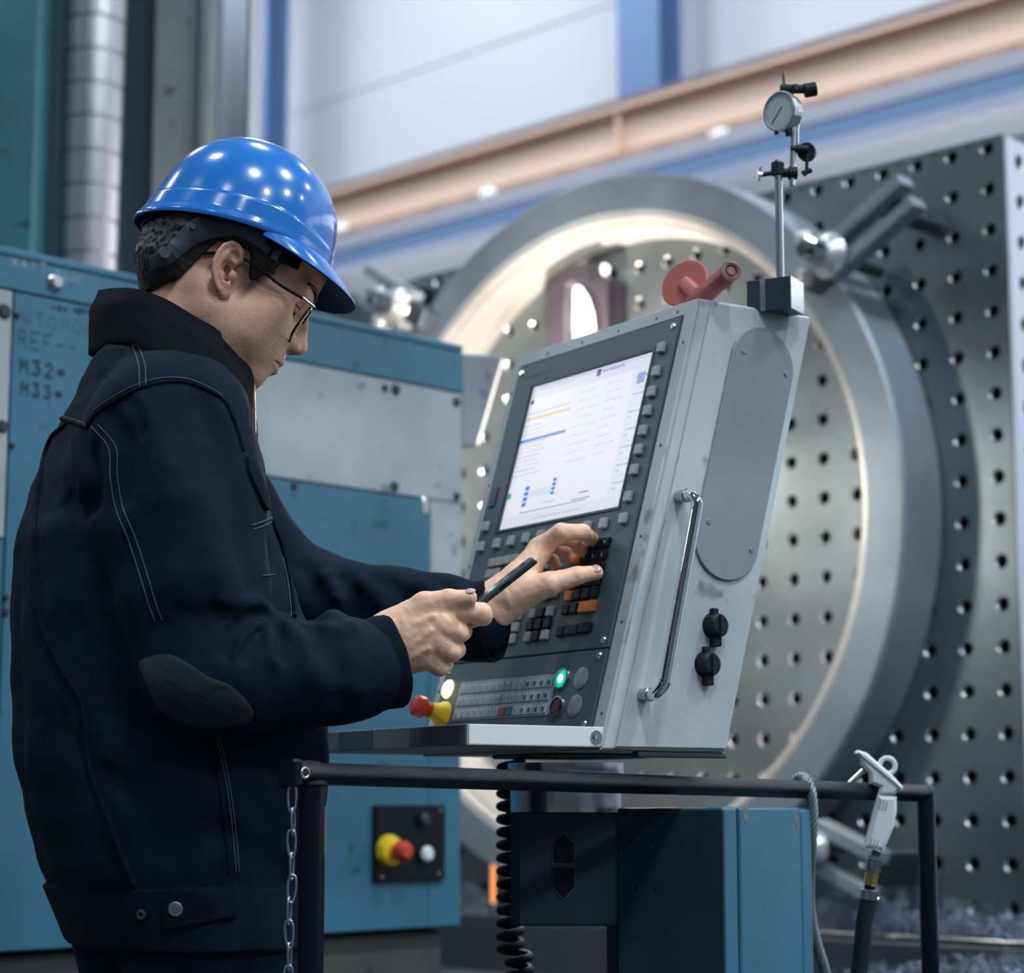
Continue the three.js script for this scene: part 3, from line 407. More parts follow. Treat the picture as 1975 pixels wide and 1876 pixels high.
  const frame = face('front_frame', slab([[-W + 0.001, -FL + 0.004], [-0.001, -FL + 0.004], [-0.001, -0.001], [-W + 0.001, -0.001]], 0.0035, 0.001, [[[-0.0245, -0.020], [-0.404, -0.020], [-0.404, -0.566], [-0.0245, -0.566]]]), M.grey, 0, 0, 0.0002);
  for (const [x, y] of [[-0.085, -0.012], [-0.17, -0.012], [-0.255, -0.012], [-0.34, -0.012], [-0.012, -0.06], [-0.012, -0.2], [-0.012, -0.32], [-0.012, -0.43], [-0.012, -0.545], [-0.413, -0.06], [-0.413, -0.2], [-0.413, -0.32], [-0.413, -0.5], [-0.413, -0.555], [-0.04, -0.012]])
    mesh('screw', cyl(0.0022, 0.0018, 0.0012, 10, 0, 0, 0, 'z'), M.darkSteel, frame, [x, y, 0.0038]);
  // upper panel with a window for the screen
  const scr = [-0.356, -0.0705, -0.2755, -0.0605];                                      // x0, x1, y0, y1
  const up = face('screen_panel', slab([[-0.403, -0.4615], [-0.0262, -0.4615], [-0.0262, -0.0225], [-0.403, -0.0225]], 0.006, 0.0012, [[[scr[0], scr[3]], [scr[1], scr[3]], [scr[1], scr[2]], [scr[0], scr[2]]]]), M.panel, 0, 0, 0.0006);
  const bez = slab([[scr[0] - 0.004, scr[2] - 0.004], [scr[1] + 0.004, scr[2] - 0.004], [scr[1] + 0.004, scr[3] + 0.004], [scr[0] - 0.004, scr[3] + 0.004]], 0.003, 0.001, [[[scr[0] + 0.001, scr[3] - 0.002], [scr[1] - 0.001, scr[3] - 0.002], [scr[1] - 0.001, scr[2] + 0.001], [scr[0] + 0.001, scr[2] + 0.001]]]);
  mesh('bezel', bez, M.screenFrame, up, [0, 0, 0.0045]);
  // the print on the screen
  const cv = document.createElement('canvas'); cv.width = 1024; cv.height = 768; const c = cv.getContext('2d');
  c.fillStyle = '#e4e4ee'; c.fillRect(0, 0, 1024, 768); c.fillStyle = '#d6d8ea'; c.fillRect(0, 0, 1024, 74); c.fillStyle = '#dfe0ee'; c.fillRect(880, 74, 144, 620); c.fillStyle = '#dcdcea'; c.fillRect(0, 694, 1024, 74);
  const dash = (x, y, w, h, col, n = 6) => { let s = 99 + x * 7 + y; for (let k = 0, X = x; X < x + w && k < 80; k++) { s = (s * 16807) % 2147483647; const d = 4 + s % (n * 3); c.fillStyle = col; c.fillRect(X, y, d, h); X += d + 3 + s % 5; } };
  c.fillStyle = '#3c4468'; c.fillRect(560, 16, 34, 34); c.fillRect(16, 80, 26, 22); dash(606, 24, 160, 14, '#8e94b4'); dash(60, 28, 300, 10, '#b4b8d0');
  c.fillStyle = '#d8c890'; c.fillRect(0, 176, 396, 15); dash(8, 150, 380, 8, '#b8b8c0'); c.fillStyle = '#4a84d4'; c.fillRect(0, 290, 396, 15);
  for (let k = 0; k < 11; k++) dash(10, 216 + k * 24 + (k > 2 ? 20 : 0), 150 + (k * 53) % 90, 7, k % 3 ? '#c2c4cc' : '#b0b4c2');
  for (let k = 0; k < 9; k++) { dash(450, 110 + k * 44, 110 + (k * 37) % 80, 7, '#c8cad2'); dash(680, 104 + k * 44, 80 + (k * 29) % 70, 7, '#c8cad2'); }
  for (let k = 0; k < 7; k++) { c.strokeStyle = '#c4c8d8'; c.lineWidth = 2; c.strokeRect(890, 90 + k * 86, 124, 74); dash(905, 110 + k * 86, 90, 9, k ? '#9fb6cf' : '#8798c4'); if (k > 1) { c.fillStyle = '#9ad4dc'; c.fillRect(905, 136 + k * 86, 30, 12); } }
  c.fillStyle = '#8aa0c8'; c.fillRect(915, 96, 60, 56); c.fillStyle = '#3ab07a'; c.fillRect(8, 566, 30, 30);
  for (let k = 0; k < 4; k++) { c.fillStyle = '#3a72c8'; c.fillRect(156, 548 + k * 28, 36, 20); c.fillRect(392, 536 + k * 22, 30, 16); } c.fillStyle = '#c8dfea'; c.fillRect(196, 574, 190, 36);
  c.fillStyle = '#8d93a6'; c.fillRect(150, 680, 560, 5); c.fillStyle = '#7fb4d8'; c.fillRect(590, 668, 150, 7); dash(640, 636, 80, 9, '#7088c0'); dash(330, 648, 120, 7, '#b8bcc8'); dash(280, 720, 400, 8, '#b4b8c8');
  const st2 = new THREE.CanvasTexture(cv); st2.colorSpace = THREE.SRGBColorSpace; st2.magFilter = THREE.LinearFilter;
  const sw = scr[1] - scr[0], shh = scr[3] - scr[2], pg = new THREE.BoxGeometry(sw + 0.004, shh + 0.004, 0.001);
  const screenMat = new THREE.MeshStandardMaterial({ color: 0x0a0c10, roughness: 0.25, emissive: 0xffffff, emissiveMap: st2, emissiveIntensity: 0.95 });
  mesh('screen', pg, screenMat, up, [(scr[0] + scr[1]) / 2, (scr[2] + scr[3]) / 2, 0.0022]);
  mesh('maker_strip', box(0.07, 0.005, 0.0006, 0.0002), M.screenFrame, up, [-0.352, -0.042, 0.0062]);
  mesh('usb_cover', box(0.013, 0.03, 0.003, 0.001), M.screenFrame, up, [-0.386, -0.222, 0.0065]);
  // keys
  const key = (w, h, t = 0.006) => box(w, h, t, 0.0016, 0, 0, t / 2, 2), k15 = key(0.0142, 0.0142), k16 = key(0.0152, 0.0132, 0.0052), k17 = key(0.0165, 0.0128, 0.005);
  const put = (name, geo, m, x, y, par = up) => mesh(name, geo, m, par, [x, y, 0.0058]);
  for (const y of [-0.062, -0.095, -0.123, -0.149, -0.176, -0.202, -0.229, -0.265, -0.294]) put('soft_key', k15, M.keyGrey, -0.051, y);
  for (const x of [-0.093, -0.129, -0.165, -0.201, -0.237, -0.273, -0.309, -0.345, -0.386]) put('soft_key', k15, M.keyGrey, x, -0.2955);
  put('soft_key', k15, M.keyGrey, -0.386, -0.266);
  for (const [r0, y] of [[0, -0.323], [1, -0.339]]) for (let k = 0; k < 4; k++) put('key', k17, r0 && k > 1 ? M.keyBlack : M.keyWarm, -0.345 + k * 0.0185, y);
  const yk = [-0.3225, -0.339, -0.3565, -0.3725, -0.3885, -0.4065];
  yk.forEach((y, j) => { put('axis_key', k16, j === 5 ? M.keyBlack : M.keyOrange, -0.135, y); for (let k = 0; k < 3; k++) { if (j === 5 && k > 0) continue; put('number_key', k16, M.keyBlack, -0.1165 + k * 0.0195, y); } });
  put('delete_key', key(0.034, 0.0145, 0.0055), M.keyOrange, -0.0875, yk[5]);
  put('enter_key', k16, M.keyBlack, -0.136, -0.4355); put('enter_key', key(0.030, 0.0132, 0.005), M.keyBlack, -0.111, -0.4345); put('enter_key', key(0.026, 0.0132, 0.005), M.keyBlack, -0.0815, -0.434);
  [-0.406, -0.422, -0.4375].forEach((y, j) => { [-0.2105, -0.191, -0.171].forEach((x, k) => put('arrow_key', k16, j === 1 || k === 1 ? M.keyBlack : M.keyWarm, x, y)); put('key', k16, M.keyWarm, -0.247, y); put('key', k16, M.keyWarm, -0.2665, y); });
  for (const [x, y] of [[-0.187, -0.339], [-0.187, -0.3565], [-0.173, -0.381], [-0.19, -0.383], [-0.21, -0.339], [-0.23, -0.339], [-0.23, -0.3565], [-0.21, -0.3565], [-0.25, -0.3565], [-0.21, -0.383]]) put('key', k16, M.keyWarm, x, y);
  // printed legends on the black and orange keys
  const legends = '789456123'.split('').map(ch => { const q = document.createElement('canvas'); q.width = q.height = 32; const k = q.getContext('2d'); k.clearRect(0, 0, 32, 32); k.fillStyle = 'rgba(215,220,225,0.85)'; k.font = '24px sans-serif'; k.textAlign = 'center'; k.fillText(ch, 16, 25); const t = new THREE.CanvasTexture(q); t.colorSpace = THREE.SRGBColorSpace; return new THREE.MeshStandardMaterial({ map: t, transparent: true, roughness: 0.5 }); }), legG = new THREE.PlaneGeometry(0.009, 0.009);
  for (let k = 0; k < 9; k++) mesh('key_legend', legG, legends[k], up, [-0.1165 + (k % 3) * 0.0195, yk[Math.floor(k / 3)], 0.0112]);
  const screw = lathe([[0, 0.0026], [0.0036, 0.0022], [0.0048, 0.0004], [0.0048, 0]], 18); screw.rotateX(Math.PI / 2);
  for (const [x, y] of [[-0.038, -0.034], [-0.393, -0.034], [-0.0385, -0.452], [-0.393, -0.452]]) mesh('screw', screw, M.steelBright, up, [x, y, 0.006]);
  // lower panel
  const lo = face('machine_panel', slab([[-0.403, -0.5655], [-0.0262, -0.5655], [-0.0262, -0.4635], [-0.403, -0.4635]], 0.006, 0.0012), M.panel, 0, 0, 0.0006);
  for (const [x, y] of [[-0.040, -0.4715], [-0.040, -0.5575], [-0.394, -0.4715], [-0.394, -0.5575]]) mesh('screw', screw, M.steelBright, lo, [x, y, 0.006]);
  mesh('keyboard_plate', box(0.229, 0.0535, 0.0012, 0.0005, 0, 0, 0.0006), mat(lin(0.30, 0.34, 0.39), 0.35), lo, [-0.239, -0.5175, 0.006]);
  const mk = box(0.0138, 0.0118, 0.0016, 0.0008, 0, 0, 0.0008), mkH = box(0.0138, 0.0046, 0.001, 0.0004, 0, 0, 0.0005), mk1 = mat(lin(0.42, 0.45, 0.51), 0.35), mk2 = mat(lin(0.28, 0.30, 0.34), 0.35), mkIcon = box(0.006, 0.006, 0.0006, 0.0002, 0, 0, 0.0003);
  for (let j = 0; j < 3; j++) for (let k = 0; k < 14; k++) {
    const x = -0.3435 + k * 0.0160, y = -0.5015 - j * 0.0172, m = j === 2 && k === 7 ? mat(lin(0.34, 0.06, 0.05), 0.4) : j === 2 && k === 8 ? mat(lin(0.02, 0.15, 0.14), 0.4) : mk1;
    mesh('foil_key', mk, m, lo, [x, y, 0.0072]); if (!(j === 2 && (k === 7 || k === 8))) mesh('key_icon', mkIcon, k > 9 ? mat(lin(0.06, 0.08, 0.1), 0.5) : mk2, lo, [x, y - 0.0006, 0.0088]);
  }
  const dome = (r, h, ax = 'z') => { const q = lathe([[0, h], [r * 0.6, h * 0.9], [r * 0.9, h * 0.55], [r, 0.001], [r, 0]], 28); q.rotateX(Math.PI / 2); return q; };
  const ringG = (r) => { const q = lathe([[r, 0], [r + 0.0028, 0], [r + 0.0024, 0.0035], [r, 0.004], [r, 0]], 28); q.rotateX(Math.PI / 2); return q; };
  const lampBtn = (x, y, r, m, name, label) => { const b = mesh(name, ringG(r), M.steel, lo, [x, y, 0.006]); b.userData.label = label; const d = mesh('button_face', dome(r, 0.004), m, b); return b; };
  const yl = mesh('signal_lamp', dome(0.0132, 0.006), glow(new THREE.Color(1, 0.90, 0.50), 1.15, 0xfff4d0), lo, [-0.385, -0.4985, 0.006]); yl.userData.label = 'lit pale yellow lamp';
  const gl = mesh('signal_lamp', dome(0.0118, 0.004), glow(new THREE.Color(0.0, 0.75, 0.55), 0.75, 0x0a7a5a), lo, [-0.1095, -0.4985, 0.006]); gl.userData.label = 'lit green lamp';
  mesh('lamp_core', dome(0.0060, 0.0035), glow(new THREE.Color(0.55, 1, 0.95), 2.2, 0xffffff), lo, [-0.1095, -0.4985, 0.0082]); mesh('lamp_collar', ringG(0.012), M.steel, lo, [-0.1095, -0.4985, 0.006]);
  { const p = new THREE.PointLight(new THREE.Color(0.1, 0.9, 0.7), 0.0004); p.position.copy(V(-0.1095, -0.4985, 0.02)); lo.add(p); const p2 = new THREE.PointLight(new THREE.Color(1, 0.93, 0.65), 0.001); p2.position.copy(V(-0.385, -0.4985, 0.022)); lo.add(p2); }
  mesh('push_button', dome(0.0112, 0.004), mat(lin(0.13, 0.018, 0.018), 0.35), lo, [-0.107, -0.534, 0.006]); mesh('lamp_collar', ringG(0.0112), M.steel, lo, [-0.107, -0.534, 0.006]);
  for (const y of [-0.4995, -0.5345]) mesh('blind_cap', (() => { const q = lathe([[0, 0.003], [0.011, 0.003], [0.0142, 0.0015], [0.0142, 0]], 28); q.rotateX(Math.PI / 2); return q; })(), mat(lin(0.22, 0.23, 0.27), 0.35), lo, [-0.0685, y, 0.006]);
  const es = mesh('emergency_stop', (() => { const q = lathe([[0, 0.022], [0.011, 0.022], [0.0125, 0.012], [0.018, 0.004], [0.019, 0]], 28); q.rotateX(Math.PI / 2); return q; })(), M.yellow, lo, [-0.3815, -0.5345, 0.006]);
  const mh = lathe([[0, 0.050], [0.009, 0.049], [0.0142, 0.045], [0.0150, 0.034], [0.011, 0.029], [0.009, 0.02]], 26); mh.rotateX(Math.PI / 2); const mhm = mesh('mushroom_head', mh, M.red, lo, [-0.3815, -0.5345, 0.006]); mhm.userData.label = 'red emergency stop head';
  // light of the screen
  const l = new THREE.RectAreaLight(new THREE.Color(0.88, 0.9, 1), 0.9, sw * CS, shh * CS); l.position.set((scr[0] + scr[1]) / 2, (scr[2] + scr[3]) / 2, 0.011); l.rotation.y = Math.PI; up.add(l);
  // tray below the panel: U-shaped tin lip standing out of the front
  const ty0 = -0.5655, ty1 = -0.541, z0 = 0.150, z1 = 0.342;
  mesh('tray_side', span(-0.006, -0.002, ty0, ty1, z0 - 0.006, z1, 0.001), M.white, con); mesh('tray_side', span(-W - 0.02, -W - 0.016, ty0, ty1, z0, z1, 0.001), M.white, con);
  const tf = mesh('tray_front', span(-W - 0.02, -0.002, ty0, ty1, z1 - 0.003, z1 + 0.001, 0.001), mat(lin(0.30, 0.33, 0.34), 0.5), con);
  for (const [a, b] of [[-0.31, -0.22], [-0.13, -0.004]]) mesh('tape_strip', span(a, b, ty0 + 0.001, ty1 - 0.001, z1 + 0.001, z1 + 0.0018, 0.0003), mat(lin(0.15, 0.185, 0.21), 0.5), tf);
  mesh('tray_floor', span(-W - 0.02, -0.002, ty0, ty0 + 0.003, z0 - 0.02, z1, 0.001), M.greyDark, con);
  mesh('tray_bolt', lathe([[0, 0.006], [0.0035, 0.0058], [0.0045, 0.003], [0.0045, 0.0015], [0.0085, 0.001], [0.0085, 0]], 20).rotateZ(-Math.PI / 2), M.chrome, con, [-0.002, -0.5535, 0.164]);
  mesh('mount_plate', span(-0.29, -0.135, -H - 0.006, -H - 0.0005, -0.012, 0.13, 0.003), M.darkSteel, con); mesh('bracket_rail', span(-0.02, -0.005, -H - 0.008, -H - 0.0005, -0.035, 0.1, 0.002), M.darkSteel, con);
}
{ // pedestal under the console
  const px0 = at(1092, 1500, 2.87), ped = thing('console_pedestal', 'teal steel pedestal carrying the console on a chrome post', 'pedestal', V(px0.x, 0.005, -2.87));
  const topY = at(1092, 1566, 2.80).y - 0.005, armBot = at(1092, 1793, 2.80).y, conBot = CT.y - 0.568 * CS - 0.011;
  mesh('chrome_post', lathe([[0.0745, topY], [0.0745, conBot - 0.03], [0.078, conBot - 0.02], [0.078, conBot - 0.006], [0, conBot - 0.006]], 48), mat(lin(0.55, 0.58, 0.63), 0.24, 1), ped);
  const arm = slab([[-0.062, -0.074], [0.10, -0.074], [0.10, 0.10], [-0.062, 0.10], [-0.074, 0.088], [-0.074, -0.062]], topY - armBot, 0.003); arm.rotateX(-Math.PI / 2); arm.translate(0, armBot, 0); mesh('swivel_arm', arm, M.tealShade, ped);
  // hexagonal grips in the arm front
  const zF = 0.0745, hx = (cx, cy) => { const s = 0.0135; return [[-s, -s * 1.55], [0, -s * 2.5], [s, -s * 1.55], [s, s * 1.4], [-s, s * 1.4]].map(p => [cx + p[0], cy + p[1]]); };
  const fp = (px, py) => { const p = at(px, py, 2.87 - zF); return [p.x - px0.x, p.y - 0.005]; };
  { const [x, y] = fp(1087, 1668); mesh('label_frame', slab([[-0.0155, -0.030], [0, -0.046], [0.0155, -0.030], [0.0155, 0.028], [0, 0.046], [-0.0155, 0.028]].map(p => [x + p[0], y + p[1]]), 0.002, 0.0006), mat(lin(0.022, 0.06, 0.075), 0.4), ped, [0, 0, zF - 0.001]);
    for (const s of [1, -1]) { const q = slab([[-0.0135, 0.003], [0.0135, 0.003], [0.0135, 0.027], [0, 0.042], [-0.0135, 0.027]].map(p => s > 0 ? [x + p[0], y + p[1]] : [x - p[0], y - p[1]]), 0.002, 0.0005); mesh('black_field', q, M.black, ped, [0, 0, zF]); } }
  // the column: front plate, edge strips, side door
  const a = 35 * Math.PI / 180, X = V(Math.cos(a), 0, Math.sin(a)), N = V(-Math.sin(a), 0, Math.cos(a)), c0 = at(1395, 1560, 2.70), w = 0.158, d = 0.242;
  const local = (u, v, z) => V(0, v, 0).addScaledVector(X, u).addScaledVector(N, z).add(V(c0.x - px0.x, 0, c0.z + 2.87));
  const put = (name, u0, u1, y0, y1, z0, z1, m, r = 0.003) => { const o = mesh(name, span(u0, u1, y0, y1, z0, z1, r), m, ped); o.position.copy(local(0, 0, 0)); o.rotation.y = -a; return o; };
  const top = c0.y - 0.004;
  put('column_core', -w + 0.004, -0.004, 0, top - 0.002, -d + 0.004, -0.004, M.tealShade); put('front_plate', -w, -0.001, 0.0, top, -0.006, 0, M.tealShade); put('edge_trim', -0.03, 0, 0, top + 0.002, -0.037, -0.0005, M.teal, 0.005);
  put('side_door', -0.03, 0.001, 0, top + 0.001, -d + 0.034, -0.041, M.teal, 0.004); put('edge_trim', -0.03, 0, 0, top - 0.001, -d, -d + 0.032, M.teal, 0.005); put('top_lid', -w, -0.004, top - 0.004, top + 0.0005, -d + 0.002, -0.002, M.tealShade, 0.002);
  for (const [px, py] of [[1219, 1620], [1261, 1621], [1227, 1713], [1266, 1712]]) { const r = ray(px, py), o = V(0, EYE, 0), t = c0.clone().sub(o).dot(N) / r.dot(N), p = o.clone().addScaledVector(r, t); mesh('plugged_hole', cyl(0.0024, 0.002, 0.002, 10), M.black, ped, [p.x - px0.x, p.y - 0.005, p.z + 2.87]).rotation.set(Math.PI / 2, 0, -a, 'YXZ'); }
  // bare metal where the paint has chipped off
  const chipM = mat(lin(0.17, 0.18, 0.19), 0.5, 0.4), chipS = (z, y, s) => { const q = slab(Array.from({ length: 9 }, (_, k) => { const t = k / 9 * 6.283, r = s * (0.6 + 0.5 * rnd()); return [Math.cos(t) * r, Math.sin(t) * r * 1.3]; }), 0.0008, 0.0001); q.rotateY(Math.PI / 2); const o = mesh('paint_chip', q, chipM, ped); o.position.copy(local(0.0006, y, z)); o.rotation.y = -a; };
  chipS(-0.055, top - 0.008, 0.009); chipS(-d + 0.05, top - 0.012, 0.009); chipS(-d + 0.044, top - 0.024, 0.006);
  mesh('pedestal_foot', span(-0.08, 0.2, 0, 0.03, -0.12, 0.12, 0.006), M.tealShade, ped); mesh('rear_tube', span(-0.012, 0.012, 0.02, armBot + 0.002, -0.09, -0.066, 0.003), M.darkSteel, ped, [0.068, 0, 0]);
}
{ // things on top of the console
  const onTop = (x, z) => CT.clone().add(V(0, 0.001, 0)).addScaledVector(conX, x * CS).addScaledVector(conN, z * CS);
  // red threaded handle with its disc
  const p = at(1340, 585, 2.83), q = at(1410, 522, 2.70), d0 = at(1322, 548, 2.845), h = thing('red_handle', 'red threaded handle with a round disc lying on the console', 'handle', p), dir = q.clone().sub(p), L = dir.length(); dir.normalize();
  const quat = new THREE.Quaternion().setFromUnitVectors(V(0, 1, 0), dir), prof = [[0, 0], [0.010, 0]]; for (let i = 0; i < 16; i++) { prof.push([0.0132, i * L / 16 + 0.002], [0.0150 - 0.00012 * i * 2, i * L / 16 + L / 32 + 0.001]); } prof.push([0.0125, L], [0.0085, L + 0.001], [0.0080, L - 0.003], [0.004, L - 0.003], [0.0038, L], [0, L]);
  const hg = lathe(prof, 24, 0.9); hg.applyQuaternion(quat); mesh('threaded_grip', hg, M.redDull, h);
  const core = lathe([[0.0135, L - 0.004], [0.0145, L + 0.001], [0.0105, L + 0.002], [0.0100, L - 0.002], [0.0062, L - 0.003], [0.006, L + 0.0005], [0.003, L + 0.0005], [0, L - 0.002]], 24); core.applyQuaternion(quat); mesh('grip_end', core, mat(lin(0.16, 0.09, 0.09), 0.5), h);
  const dn = V(-0.55, 0.25, 0.8).normalize(), dg = lathe([[0, 0.004], [0.034, 0.004], [0.036, 0.002], [0.036, -0.002], [0.034, -0.004], [0, -0.004]], 40); dg.applyQuaternion(new THREE.Quaternion().setFromUnitVectors(V(0, 1, 0), dn)); const dp = d0.clone().sub(p); dg.translate(dp.x, dp.y, dp.z); mesh('disc', dg, M.redDull, h);
  mesh('hub', rod(dp, V(0, 0, 0).addScaledVector(dir, 0.02), 0.012, 18, 0.0125), M.redDull, h);
  const ft = span(-0.03, 0.02, -0.0, 0.012, -0.015, 0.015, 0.003); const f2 = mesh('foot', ft, M.redDull, h); f2.position.copy(onTop(-0.03, -0.12).sub(p)); f2.rotation.y = -YAW;
  // dial gauge on its magnetic foot
  const D = 2.77, b = at(1497, 600, D), g = thing('dial_gauge_stand', 'dial gauge on a steel rod with a black magnetic foot', 'measuring stand', b), o = (px, py, dz = 0) => at(px, py, D + dz).sub(b);
  const bt = mesh('magnet_foot', span(-0.031, 0.031, 0, 0.044, -0.0235, 0.0235, 0.001), mat(lin(0.022, 0.04, 0.065), 0.35), g, [0, -0.001, -0.012]); bt.rotation.y = -YAW + 1.05 - 0.55;
  mesh('foot_gap', span(-0.0035, 0.0035, 0.0, 0.0445, 0.0232, 0.024, 0.0002), M.greyDark, bt, [0.0 - 0.008, 0, 0]); mesh('foot_cheek', span(0.0305, 0.0325, 0, 0.044, -0.0235, 0.0235, 0.0005), M.steel, bt); mesh('switch_knob', cyl(0.006, 0.006, 0.006, 14, -0.034, 0.02, 0.0, 'x'), M.black, bt);
  const rt = o(1501, 322); mesh('main_rod', rod(V(rt.x, 0.04, rt.z), rt, 0.0052, 16), M.steelBright, g); mesh('rod_tip', rod(o(1500, 322), o(1499, 308), 0.004, 12, 0.003), M.steel, g);
  mesh('clamp_block', join(rod(o(1499, 338), o(1500, 314), 0.0088, 16), rod(o(1500, 333), o(1538, 334), 0.0062, 14), rod(o(1520, 334), o(1537, 334), 0.0088, 14), rod(o(1468, 337), o(1495, 333), 0.0032, 10)), M.rubber, g);
  mesh('wing_nut', join(rod(o(1466, 322), o(1464, 348), 0.0030, 10), rod(o(1462, 336), o(1470, 337), 0.0035, 10)), M.steelBright, g);
  mesh('thin_rod', rod(o(1527, 358), o(1531, 232), 0.0042, 14), M.steelBright, g); mesh('rod_sleeve', rod(o(1537, 278), o(1538, 240), 0.0026, 10), M.steelBright, g);
  const kn = o(1557, 291); mesh('fine_knob', (() => { const k = cyl(0.0125, 0.0125, 0.012, 28); k.rotateX(Math.PI / 2); k.rotateY(-0.3); k.translate(kn.x, kn.y, kn.z - 0.006); return join(k, rod(o(1524, 287), o(1558, 288), 0.0056, 12)); })(), M.rubber, g);
  mesh('fine_screw', join(rod(o(1557, 296), o(1556, 326), 0.0024, 10), rod(o(1548, 334), o(1565, 328), 0.0036, 10), rod(o(1552, 333), o(1549, 336), 0.0045, 10)), M.rubber, g);
  // the gauge: round case, dial, hand, stem, lug with knob
  const gc = o(1512, 217), gn = V(-0.72, -0.05, 0.69).normalize(), gq = new THREE.Quaternion().setFromUnitVectors(V(0, 1, 0), gn), place = q2 => { q2.applyQuaternion(gq); q2.translate(gc.x, gc.y, gc.z); return q2; };
  const gs = mesh('gauge_case', place(lathe([[0, -0.011], [0.0235, -0.011], [0.025, -0.0095], [0.025, 0.004], [0.0278, 0.0045], [0.0278, 0.0105], [0.0262, 0.012], [0.0248, 0.012], [0.0248, 0.010], [0, 0.010]], 44)), mat(lin(0.62, 0.65, 0.68), 0.28, 0.85), g);
  const cd = document.createElement('canvas'); cd.width = cd.height = 256; const k = cd.getContext('2d'); k.fillStyle = '#b9c6cd'; k.fillRect(0, 0, 256, 256); k.strokeStyle = '#6d7d86'; for (let i = 0; i < 50; i++) { const t = i / 50 * 6.2832, r0 = i % 5 ? 106 : 98; k.lineWidth = i % 5 ? 2 : 3; k.beginPath(); k.moveTo(128 + r0 * Math.cos(t), 128 + r0 * Math.sin(t)); k.lineTo(128 + 116 * Math.cos(t), 128 + 116 * Math.sin(t)); k.stroke(); } k.beginPath(); k.arc(160, 92, 20, 0, 7); k.stroke();
  const dt = new THREE.CanvasTexture(cd); dt.colorSpace = THREE.SRGBColorSpace; const dial = new THREE.CircleGeometry(0.0246, 40); dial.rotateX(-Math.PI / 2); dial.translate(0, 0.0102, 0); mesh('dial', place(dial), new THREE.MeshStandardMaterial({ map: dt, roughness: 0.4 }), gs);
  mesh('pointer', place(span(-0.019, 0.008, 0.0104, 0.0108, -0.0006, 0.0006, 0.0001)), M.charcoal, gs);
  mesh('measuring_stem', join(rod(o(1513, 172), o(1511, 142), 0.0022, 10), rod(o(1511, 142), o(1511, 136), 0.0012, 8)), M.steel, g);
  mesh('lug_clamp', join(rod(o(1505, 171), o(1556, 172), 0.0062, 14), rod(o(1528, 166), o(1534, 178), 0.0072, 12), rod(o(1551, 175), o(1574, 171), 0.0098, 18, 0.0098)), M.rubber, g);
  mesh('lower_stem', join(rod(o(1498, 252), o(1497, 259), 0.003, 10), rod(o(1519, 252), o(1520, 262), 0.0035, 10)), M.rubber, g);
}

